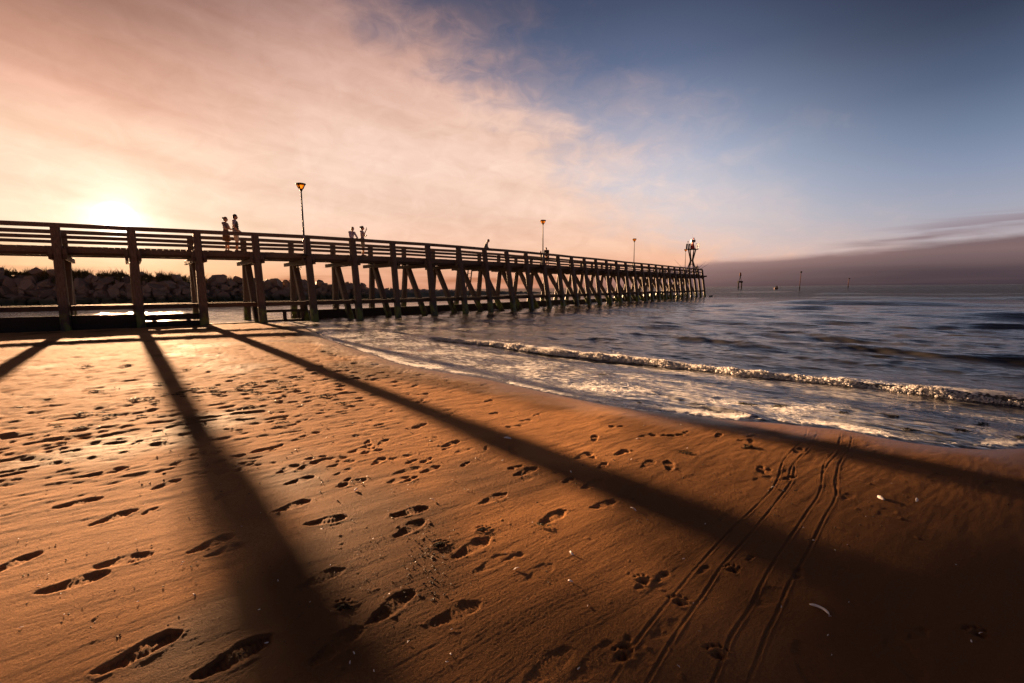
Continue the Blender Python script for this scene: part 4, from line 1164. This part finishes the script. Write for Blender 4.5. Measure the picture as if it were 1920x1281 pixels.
hv = Matrix.Rotation(a_, 3, 'Z') @ Vector((.305 * kk, -.185 * kk, 1.57 * kk))
ph.location = q_ + hv; ph.rotation_euler = (.2, .25, a_)
tag(ph, 'small dark phone held up by the person in violet shirt', 'phone')
q_, u, r = spot(908, -0.62)
person(q_, (u * .75 + r * .55).normalized(), 1.72, 'hunched man in a blue grey jacket with hands joined, alone at the handrail', m_hair_b, (jkt, grey), (((.12, .24, 1.16), (.30, .04, 1.14)), ((.12, -.24, 1.16), (.30, -.04, 1.12))), lean=.42, head_tilt=.25, armskin=False)
q_, u, r = spot(1026, -0.75)
person(q_, (-u * .85 + r * .3).normalized(), 1.66, 'person all in black bending forward, right beside the second lamp post', m_hair_d, (blk, blk), (((.20, .22, 1.12), (.34, .06, .98)), ((.20, -.22, 1.12), (.34, -.06, .98))), lean=.55, head_tilt=.2, legs='shorts')
q_, u, r = spot(1013.5, -0.45)
person(q_, (r * .8 + u * .4).normalized(), 1.17, 'small child, only the dark head over the handrail, half behind the second lamp post', m_hair_d, (brown, grey), (((.05, .24, 1.15), (.16, .20, .98)), ((.05, -.24, 1.15), (.16, -.20, .98))))
q_, u, r = spot(1308, -1.0)
person(q_, (u * .9 - r * .3).normalized(), 1.72, 'angler in dark clothes at the very end of the pier, beside the beacon tower', m_hair_d, (grey, blk), (((.10, .27, 1.16), (.26, .12, 1.12)), ((.10, -.27, 1.16), (.26, -.12, 1.10))), head_tilt=.15, armskin=False)

# ------------------------------------------------------------------ fishing rods and bag at the pier head
ye = P[-1].y
def frod(a, b, lab):
    a, b = Vector(a), Vector(b); d = (b - a).normalized()
    root = empty('fishing_rod', a - d * 1.0)
    tag(root, lab, 'fishing rod', 'fishing rods at the pier head')
    o = a - d * 1.0
    bm = bmesh.new(); rod(bm, [o - o, a - o + d * .2, b - o], [.026, .022, .008], 8); from_bm('rod_blank', bm, m_black, root, True)
    bm = bmesh.new(); rod(bm, [Vector(), d * .55], [.034, .034], 8); from_bm('grip', bm, m_shoe, root, True)
    up_ = d.cross(Vector((1, 0, 0))).normalized()
    bm = bmesh.new(); cap_bm(bm, d * .7 - up_ * .05, d * .78 - up_ * .07, .05, .05, 8); from_bm('reel', bm, m_iron, root, True)
y1 = on_pier(1277, 0.0)[0].y
frod(at_y(1277, 500, y1), at_y(1264, 486.5, y1 - .4), 'fishing rod leaning inland over the handrail, just before the last lamp post')
frod(at_y(1312.5, 500.5, ye - .3), at_y(1324, 490.2, ye + .8), 'shorter upper fishing rod slanting out to sea behind the angler')
frod(at_y(1315.5, 503.2, ye), at_y(1333, 492.2, ye + .9), 'longer lower fishing rod slanting out to sea from the last post')
m_bag = cloth('pale_blue_canvas', (0.42, 0.52, 0.66))
q_, u, r = spot(1311, -1.4)
bg_ = empty('bag', q_, math.atan2(u.y, u.x)); tag(bg_, 'pale blue bag standing on the deck behind the last railing posts', 'bag')
bm = bmesh.new()
for z_, a_ in ((.07, 1), (.2, 1.05), (.36, .95), (.47, .8)): ell_bm(bm, (0, 0, z_), (.22 * a_, .14 * a_, .10))
fuse('bag_body', bm, .015, m_bag, bg_)
bm = bmesh.new(); rod(bm, [(-.13, 0, .5), (-.08, 0, .66), (.08, 0, .66), (.13, 0, .5)], [.014] * 4, 6); from_bm('strap', bm, m_black, bg_, True)
# ------------------------------------------------------------------ rock breakwater across the channel
BW = [(-420, 586, 500), (-150, 579, 501), (0, 575.5, 503), (150, 573.5, 505), (300, 571.5, 511), (380, 569, 519), (500, 565.5, 522), (700, 559.5, 533), (760, 558, 536), (900, 553.5, 540.5), (1060, 549.0, 545.5)]
bl = []
for px, yb, yt in BW:
    b = at_z(px, yb, 0.0)
    hz = 541.5 + (960 - px) * 0.009
    n_ = Vector((-0.6, 0.8, 0))
    bb = b + n_ * 4.5
    ztop = EYE + (hz - yt) * (bb.y) / FPX
    bl.append((b, max(0.4, ztop)))
def bw_at(f):
    i = min(int(f), len(bl) - 2); g = f - i
    return bl[i][0].lerp(bl[i + 1][0], g), bl[i][1] * (1 - g) + bl[i + 1][1] * g
m_rock, t = mat_new('breakwater_rock')
out = t.n('ShaderNodeOutputMaterial'); p = t.n('ShaderNodeBsdfPrincipled'); geo = t.n('ShaderNodeNewGeometry'); pos = geo.outputs['Position']; oi = t.n('ShaderNodeObjectInfo')
sp = t.n('ShaderNodeSeparateXYZ'); t.put(sp.inputs[0], pos)
n1 = t.noise(pos, 1.4, 6, 0.65); c = t.mix(n1, (0.16, 0.105, 0.072, 1), (0.40, 0.29, 0.21, 1))
c = t.mix(t.m('MULTIPLY', oi.outputs['Random'], 0.5), c, (0.11, 0.075, 0.055, 1))
c = t.mix(t.mapr(t.m('ADD', sp.outputs[2], n1), 1.9, 1.0), c, (0.055, 0.058, 0.025, 1))
t.put(p.inputs['Base Color'], c); p.inputs['Roughness'].default_value = 0.75
t.put(p.inputs['Normal'], t.bump(t.noise(pos, 3.5, 6, 0.7), 0.8, 0.12)); t.t.links.new(p.outputs[0], out.inputs[0])
# core of the mound
nf, ns = 320, 26
F = np.linspace(0, len(bl) - 1.001, nf); Tt = np.linspace(0, 1, ns)
Xm = np.zeros((nf, ns)); Ym = Xm.copy(); Zm = Xm.copy()
for a_, f in enumerate(F):
    b, zt = bw_at(f)
    for c_, tt in enumerate(Tt):
        o = -1.0 + tt * 15.0
        h = zt * 0.90 * min(1, (o + 1.0) / 5.6) if o < 6 else (zt * 0.90 if o < 9 else zt * 0.90 * (1 - (o - 9) / 6))
        Xm[a_, c_] = b.x - 0.6 * o; Ym[a_, c_] = b.y + 0.8 * o; Zm[a_, c_] = h - 0.55
Zm += 0.38 * fbm2(Xm / 1.3, Ym / 1.3, 4, 200) * sstep(0.0, 0.1, Tt)[None, :] ** .5
mo = grid_mesh('rubble_mound', Xm, Ym, Zm, {}, False, m_rock)
tag(mo, 'long rubble mound of the breakwater filling the gaps between its boulders', kind='stuff')
rk = random.Random(21)
def rock_mesh(seed):
    r_ = random.Random(seed); bm = bmesh.new()
    bmesh.ops.create_icosphere(bm, subdivisions=3, radius=1.0)
    planes = []
    base_ = Matrix.Rotation(r_.uniform(0, 6), 3, Vector((r_.gauss(0, 1), r_.gauss(0, 1), r_.gauss(0, 1))).normalized())
    for ax in range(3):
        for sg in (-1, 1):
            n_ = Vector((r_.gauss(0, .16), r_.gauss(0, .16), r_.gauss(0, .16))); n_[ax] += sg; planes.append(((base_ @ n_).normalized(), r_.uniform(.42, .66)))
    for _ in range(4):
        n_ = Vector((r_.gauss(0, 1), r_.gauss(0, 1), r_.gauss(0, 1))).normalized(); planes.append((n_, r_.uniform(.52, .74)))
    for v in bm.verts:
        for n_, d_ in planes:
            k = v.co.dot(n_) - d_
            if k > 0: v.co -= n_ * k
        v.co += v.co.normalized() * (r_.random() - .5) * .03
    me = bpy.data.meshes.new('boulder'); bm.to_mesh(me); bm.free(); me.materials.append(m_rock)
    return me
RM = [rock_mesh(40 + k) for k in range(14)]
def boulder(pos, s):
    o = bpy.data.objects.new('boulder', RM[rk.randrange(len(RM))])
    o.location = pos; o.scale = [s * rk.uniform(.8, 1.35), s * rk.uniform(.75, 1.15), s * rk.uniform(.6, .95)]
    o.rotation_euler = (rk.uniform(-.5, .5), rk.uniform(-.5, .5), rk.uniform(0, 6.28))
    COL.objects.link(o)
    tag(o, 'rough angular boulder among those heaped along the far breakwater', 'boulder', 'boulders of the far breakwater')
    return o
nb = 0
fs = 1.35
while nb < 285 and fs < len(bl) - 1.02:
    b, zt = bw_at(fs)
    b2, _ = bw_at(min(fs + .01, len(bl) - 1.01)); sp_ = (b2 - b).length / .01
    dist = b.length
    big = 0.70 if dist < 75 else 0.70 + (dist - 75) * 0.011
    rows = max(1, int(zt / (big * .78)))
    for k in range(rows + 1):
        tt = (k + .35) / (rows + .7)
        o = tt * 5.2 - .6; zz = zt * .92 * tt - .12
        s = big * rk.choice((.7, .8, 1.0, 1.15, 1.5)) * 1.05 * (1.25 if k >= rows - 1 and fs > 4.2 else 1)
        f2 = min(fs + rk.uniform(-.5, .5) * big * 1.6 / sp_, len(bl) - 1.01)
        bb, _ = bw_at(f2)
        if zt > 3.6 and tt > .72 and fs < 4.8 and rk.random() < .75: continue      # grass covers the top there
        boulder((bb.x - .6 * o, bb.y + .8 * o, zz + rk.uniform(-.1, .15)), s); nb += 1
    fs += big * 1.62 / sp_
# grass and low scrub on the crest
m_grass = simple('dry_grass', (0.075, 0.062, 0.018, 1), 0.8, 0.5, 0.7)
verts, faces = [], []
for _ in range(15000):
    f = rk.uniform(0.6, 4.9) if rk.random() < .93 else rk.uniform(4.9, 5.6)
    b, zt = bw_at(f); o = rk.uniform(2.9, 7.5)
    cl = float(noise2(np.array([f * 9.0]), np.array([o * .35]), 220)[0])
    if cl < -.05 and rk.random() < .9: continue
    zz = zt * .90 * min(1, (o + 1) / 5.6) - .42
    h = rk.uniform(.2, .5) + .8 * max(0, cl) + (rk.uniform(.2, .7) if rk.random() < .12 else 0)
    x_, y_ = b.x - .6 * o, b.y + .8 * o
    a = rk.uniform(0, 6.28); w_ = rk.uniform(.02, .05); lx, ly = rk.gauss(0, .28) * h, rk.gauss(0, .28) * h
    n_ = len(verts); ca, sa = math.cos(a) * w_, math.sin(a) * w_
    verts += [(x_ - ca, y_ - sa, zz), (x_ + ca, y_ + sa, zz), (x_ + lx * .5 + ca * .8, y_ + ly * .5 + sa * .8, zz + h * .6), (x_ + lx * .5 - ca * .8, y_ + ly * .5 - sa * .8, zz + h * .6), (x_ + lx * 1.3, y_ + ly * 1.3, zz + h)]
    faces += [(n_, n_ + 1, n_ + 2, n_ + 3), (n_ + 3, n_ + 2, n_ + 4)]
me = bpy.data.meshes.new('grass'); me.from_pydata(verts, [], faces)
tag(link('grass', me, m_grass), 'dry grass and low scrub growing along the breakwater crest', kind='stuff')

# ------------------------------------------------------------------ marks out at sea
m_rust = simple('rusty_steel', (0.045, 0.016, 0.011, 1), 0.8, 0.2, 2, spec=0.1)
m_sil = simple('tarred_black', (0.007, 0.006, 0.006, 1), 0.9, 0.2, 2, spec=0.05)
def seamark(px, py): return at_z(px, py, 0.0)
b = seamark(1387, 541.9)
s = b.y / FPX                                                     # metres per photograph pixel there
dl_ = empty('sea_beacon', b); tag(dl_, 'far off two legged beacon platform with a cone and lantern, standing in the sea', 'beacon')
for a in (-1, 1):
    bm = bmesh.new(); beam(bm, (a * 3.1 * s, 0, -3), (a * 2.9 * s, 0, 11.5 * s), 1.7 * s, 1.7 * s, up=(0, 1, 0), bev=.15); from_bm('leg', bm, m_sil, dl_)
bm = bmesh.new(); beam(bm, (-4 * s, 0, 13 * s), (4 * s, 0, 13 * s), 5 * s, 3 * s, bev=.1); from_bm('platform', bm, m_sil, dl_)
bm = bmesh.new(); beam(bm, (-4.2 * s, 0, 3.5 * s), (4.2 * s, 0, 3.5 * s), 1 * s, .8 * s); from_bm('cross_beam', bm, m_sil, dl_)
for a in (-1, 1):
    bm = bmesh.new(); rod(bm, [(a * 1.9 * s, 0, 14.5 * s), (a * .5 * s, 0, 21 * s), (a * .4 * s, 0, 25 * s)], [.5 * s, .5 * s, .6 * s], 8); from_bm('cone_strut', bm, m_sil, dl_)
bm = bmesh.new(); rod(bm, [(0, 0, 24 * s), (0, 0, 25 * s), (0, 0, 29 * s), (0, 0, 30.5 * s)], [2 * s, 1.7 * s, 1.4 * s, .5 * s], 10); from_bm('lantern', bm, m_rust, dl_, True)
for px, yb, yt, lb in ((1499, 545.0, 510.5, 'tall thin channel pole with a square topmark, nearer of two standing in the sea'), (1590, 540.3, 522.5, 'short looking distant channel pole with a square topmark, farther of two in the sea')):
    b = seamark(px, yb); s = b.y / FPX; h = (yb - yt) * s
    o = empty('channel_pole', b); tag(o, lb, 'marker pole', 'channel poles')
    bm = bmesh.new(); rod(bm, [(0, 0, -2), (-.15 * s, 0, h * .25)], [.75 * s, .7 * s], 8); from_bm('pole_foot', bm, m_sil, o, True)
    bm = bmesh.new(); rod(bm, [(-.15 * s, 0, h * .25), (.9 * s, 0, h * .97)], [.6 * s, .5 * s], 8); from_bm('pole', bm, m_rust, o, True)
    bm = bmesh.new(); beam(bm, (.9 * s, 0, h * .95), (.9 * s, 0, h * 1.03), 2.4 * s, 1.8 * s, up=(0, 1, 0)); from_bm('topmark', bm, m_sil, o)
b = seamark(1455, 542.8); s = b.y / FPX
bt = empty('boat', b); tag(bt, 'tiny reddish brown boat seen far off between the sea beacon and the tall pole', 'boat')
bm = bmesh.new()
sec = []
for x_, w_, zt in ((-3.6, .9, 3.6), (-2, 1.5, 3.0), (0, 1.7, 2.8), (2, 1.5, 3.2), (3.9, .15, 4.4)):
    sec.append([bm.verts.new((x_ * s * f_, w_ * s * sg, zz)) for sg, f_, zz in ((-1, 1, zt * s), (-.6, .85, -.8), (.6, .85, -.8), (1, 1, zt * s))])
for A, B in zip(sec, sec[1:]):
    for k in range(4): bm.faces.new((A[k], A[(k + 1) % 4], B[(k + 1) % 4], B[k]))
bm.faces.new(sec[0]); bm.faces.new(sec[-1][::-1])
from_bm('hull', bm, simple('red_brown_hull', (0.06, 0.02, 0.015, 1), .7), bt)
bm = bmesh.new(); beam(bm, (1.2 * s, 0, 2.6 * s), (1.2 * s, 0, 6.4 * s), 2.2 * s, 2.2 * s, up=(0, 1, 0), bev=.15); from_bm('cabin', bm, m_sil, bt)
bm = bmesh.new(); rod(bm, [(-1.6 * s, 0, 2.8 * s), (-1.6 * s, 0, 6.2 * s)], [.25 * s, .2 * s], 6); from_bm('mast', bm, m_sil, bt)
# dark rock just off the pier head
rp = at_z(1333, 556.5, 0.0)
s = rp.y / FPX
rk_ = bpy.data.objects.new('rock', RM[3]); rk_.location = (rp.x, rp.y, .12); rk_.scale = (5.5 * s, 2.2 * s, 2.6 * s); COL.objects.link(rk_)
me = RM[3].copy(); me.materials.clear(); me.materials.append(simple('wet_dark_rock', (0.03, 0.027, 0.02, 1), .35, .3, 2)); rk_.data = me
tag(rk_, 'low dark wet rock awash beside the last post of the pier', 'rock')

# ------------------------------------------------------------------ seaweed, shells, bits on the beach
m_weed = simple('wet_seaweed', (0.075, 0.062, 0.012, 1), 0.6, 0.5, 25, spec=.25)
m_weedd = simple('dark_seaweed', (0.020, 0.016, 0.009, 1), 0.8, 0.5, 25, spec=.08)
def weed_mesh(seed):
    r_ = random.Random(seed); bm = bmesh.new()
    for _ in range(26):
        a = r_.uniform(0, 6.28); x_, y_ = r_.gauss(0, .32), r_.gauss(0, .15)
        L = r_.uniform(.18, .5); w_ = r_.uniform(.03, .07); pr = None
        for k in range(5):
            f = k / 4
            px_ = x_ + math.cos(a) * L * f + r_.gauss(0, .02); py_ = y_ + math.sin(a) * L * f * .6 + r_.gauss(0, .02)
            pz = .04 + .16 * math.exp(-(px_ ** 2 + py_ ** 2) / .12) * r_.uniform(.5, 1.1) + .03 * r_.random()
            ww = w_ * (1 - .7 * f)
            nx, ny = -math.sin(a) * ww, math.cos(a) * ww
            cu = (bm.verts.new((px_ - nx, py_ - ny, pz)), bm.verts.new((px_ + nx, py_ + ny, pz + .02)))
            if pr: bm.faces.new((pr[0], pr[1], cu[1], cu[0]))
            pr = cu
        ell_bm(bm, (x_, y_, .05 + .05 * r_.random()), (.05, .04, .03))
    me = bpy.data.meshes.new('seaweed_clump'); bm.to_mesh(me); bm.free()
    return me
WM = []
for k in range(5):
    a = weed_mesh(300 + k); b_ = a.copy(); a.materials.append(m_weed); b_.materials.append(m_weedd); WM.append((a, b_))
def weed(px, py, size, dark, label, group, water=False):
    p_ = at_z(px, py, 0.015) if water else sand_point(px, py)
    o = bpy.data.objects.new('seaweed_clump', WM[rk.randrange(5)][1 if dark else 0])
    size *= 0.6 if water and dark else 0.85; o.location = p_; o.scale = (size, size, size * rk.uniform(.45, .8)); o.rotation_euler = (0, 0, rk.uniform(-.5, .5)); COL.objects.link(o)
    tag(o, label, 'seaweed', group)
GW, GB = 'seaweed clumps in the shallows', 'seaweed clumps on the sand'
for px, py, s_, dk, lb in ((1233, 741, .22, 0, 'yellow green seaweed string lying along the edge of the last thin wash'), (1252, 746, .2, 0, 'yellow green seaweed clump at the seaward end of the stranded string'),
                           (1392, 760, .26, 0, 'long yellow green seaweed clump in calm shallows below the foam'), (1460, 762, .2, 0, 'small bright yellow seaweed clump alone in the shallows'), (1583, 775, .24, 1, 'dark green oval seaweed clump in the shallows above the tyre tracks'),
                           (1678, 782, .22, 1, 'dark green seaweed clump trailing a strand, middle of the shallows'), (1840, 797, .3, 1, 'wide dark green seaweed clump far along the shallows'), (1800, 808, .36, 1, 'broad nearly black seaweed patch just under the water'),
                           (1700, 806, .24, 1, 'flat dark weed patch near the foamy waterline'), (1188, 737, .14, 0, 'little yellow brown weed scrap on the thin wash'), (1145, 730, .16, 1, 'thin dark weed strand on the thin wash'), (1198, 755, .12, 1, 'tiny dark weed tuft close to the sand edge'),
                           (1912, 820, .16, 0, 'pale tan weed scrap at the frothy water edge'), (1130, 703, .2, 0, 'brown weed strip where the thin wash begins'), (632, 606, .5, 1, 'dark weed heap in the bright shallows beside the pier post'), (715, 620, .5, 1, 'low dark weed bank under the pier at the foam tip'), (590, 650, .2, 1, 'dark weed lump on the sunlit sheet of water by the pier'), (730, 650, .22, 1, 'round dark weed lump in the glittering wash'), (815, 672, .2, 0, 'yellow tipped weed lump in a post reflection')):
    weed(px, py, s_, dk, lb, GW, True)
for px, py, s_, dk, lb in ((823, 1021, .085, 1, 'largest dark seaweed tuft on the bare sand between footprints'), (906, 993, .06, 1, 'small dark ragged seaweed tuft above the oval shoe print'), (1018, 985, .085, 0, 'yellowish seaweed bit at the heel of a deep shoe print'), (645, 1138, .08, 1, 'black seaweed tuft inside the wide post shadow'), (1290, 850, .12, 1, 'flat dark weed wisp on the moist sand'),
                           (1405, 838, .16, 1, 'dark weed wisps near where the tyre tracks start'), (1280, 846, .10, 1, 'small dark weed wisp on smooth moist sand'), (640, 757, .2, 1, 'dark weed crumbs lying across the narrow shadow edge')):
    weed(px, py, s_, dk, lb, GB)
for k in range(46):
    px, py = rk.uniform(0, 620), rk.uniform(628, 830)
    if k < 18: px, py = 330 + (k - 4) * 17 + rk.gauss(0, 8), 752 - k * 2.2 + rk.gauss(0, 5)
    weed(px, py, rk.uniform(.10, .24), 1, 'scrap of dark seaweed strewn over the trampled sand before the pier', 'dark seaweed scraps on the trampled sand')
# shells
m_shell = simple('white_shell', (0.80, 0.76, 0.72, 1), 0.45, 0.08, 30)
def shell_mesh(seed):
    r_ = random.Random(seed); bm = bmesh.new(); rings = []
    for i in range(7):
        f = i / 6; row = []
        for k in range(9):
            a = math.pi * (k / 8); rad = (.15 + .85 * f) * (1 + .04 * (k % 2))
            row.append(bm.verts.new((math.cos(a) * rad, math.sin(a) * rad * .85, .45 * (1 - f * f) * (.7 + .3 * math.sin(a)) + .02 * (k % 2))))
        rings.append(row)
    for A, B in zip(rings, rings[1:]):
        for k in range(8): bm.faces.new((A[k], A[k + 1], B[k + 1], B[k]))
    g_ = bmesh.ops.extrude_face_region(bm, geom=bm.faces[:])
    bmesh.ops.translate(bm, verts=[v for v in g_['geom'] if isinstance(v, bmesh.types.BMVert)], vec=(0, 0, -.05))
    me = bpy.data.meshes.new('seashell'); bm.to_mesh(me); bm.free(); me.materials.append(m_shell)
    return me
SM = [shell_mesh(k) for k in range(2)]
def shell(px, py, size, label, group=None):
    o = bpy.data.objects.new('seashell', SM[rk.randrange(2)]); p_ = sand_point(px, py); o.location = p_ + Vector((0, 0, .004)); o.scale = (size, size * .7, size * .8)
    o.rotation_euler = (rk.uniform(-.3, .3), rk.uniform(-.3, .3), rk.uniform(0, 6.28)); COL.objects.link(o); tag(o, label, 'seashell', group)
for px, py, s_, lb in ((952, 822, .045, 'white shell in the narrow post shadow, brightest on the sand'), (1653, 934, .038, 'whitest shell right of the tyre tracks, lying by a dark print'), (1717, 938, .025, 'small pale shell just beyond the white one right of the tracks'), (1187, 956, .024, 'grey white shell standing upright in a small scour'), (1450, 915, .02, 'white shell chip touching the first tyre track'), (1196, 824, .022, 'small white shell on the moist sand near the weed line'),
                       (810, 938, .022, 'pale shell among tiny pebbles above two shoe prints'), (666, 919, .022, 'pale shell beside the faint shoe print on golden sand'), (1073, 1038, .02, 'bluish shell chip with a sunlit streak behind it'), (969, 1068, .018, 'tiny bluish shell below the dark hollow'), (1070, 1090, .016, 'dark edged shell chip on its own near the middle of the sand')):
    shell(px, py, s_, lb)
bm = bmesh.new(); pts = [Vector((.055 * math.cos(a), .055 * math.sin(a), .006)) for a in np.linspace(-.3, 1.5, 9)]
rod(bm, pts, [.002, .005, .006, .006, .006, .006, .006, .005, .002], 8)
o = from_bm('razor_shell', bm, m_shell, None, True); o.location = sand_point(1530, 1150); tag(o, 'thin curved white razor shell on the darkened sand', 'seashell')
for k in range(90):
    px, py = rk.uniform(30, 1850), rk.uniform(700, 1260)
    p_ = sand_point(px, py)
    if float(shore_dist(np.array([p_.x]), np.array([p_.y]))[0]) < .4: continue
    shell(px, py, rk.uniform(.004, .009) * (1 if py > 900 else 1.8), 'tiny white shell chip scattered on the open sand', 'shell chips on the sand')
# crumbs of sand and weed thrown up around the prints: nobody could count them
verts, faces = [], []
def crumb(x_, y_, z_, s_):
    n_ = len(verts)
    for a in range(4): verts.append((x_ + s_ * math.cos(a * 1.57 + x_ * 90) * rk.uniform(.6, 1.2), y_ + s_ * math.sin(a * 1.57 + x_ * 90) * rk.uniform(.6, 1.2), z_ - s_ * .2))
    verts.append((x_ + rk.gauss(0, s_ * .3), y_ + rk.gauss(0, s_ * .3), z_ + s_ * rk.uniform(.2, .5)))
    for a in range(4): faces.append((n_ + a, n_ + (a + 1) % 4, n_ + 4))
cl = [((800, 1040), 26, 45, 110, .006), ((700, 1110), 70, 45, 60, .004), ((560, 1130), 60, 60, 70, .004), ((760, 900), 150, 50, 120, .005), ((640, 800), 250, 70, 160, .008), ((300, 950), 250, 80, 110, .005), ((250, 1130), 200, 80, 70, .005), ((1000, 1060), 120, 50, 50, .004), ((1350, 850), 160, 30, 90, .007), ((1480, 940), 120, 40, 70, .006), ((300, 760), 300, 60, 200, .012), ((1650, 920), 130, 40, 60, .006)]
for (cx, cy), sx_, sy_, n, s_ in cl:
    for _ in range(n):
        px, py = rk.gauss(cx, sx_), rk.gauss(cy, sy_)
        if py < 640 or py > 1275: continue
        p_ = at_z(px, py, .115)
        if float(shore_dist(np.array([p_.x]), np.array([p_.y]))[0]) < .3: continue
        crumb(p_.x, p_.y, ground_z(p_.x, p_.y) + .002, s_ * rk.uniform(.5, 1.5))
me = bpy.data.meshes.new('beach_litter'); me.from_pydata(verts, [], faces)
tag(link('beach_litter', me, simple('damp_crumbs', (0.05, 0.035, 0.022, 1), .7)), 'small dark crumbs of sand and weed scattered over the beach', kind='stuff')
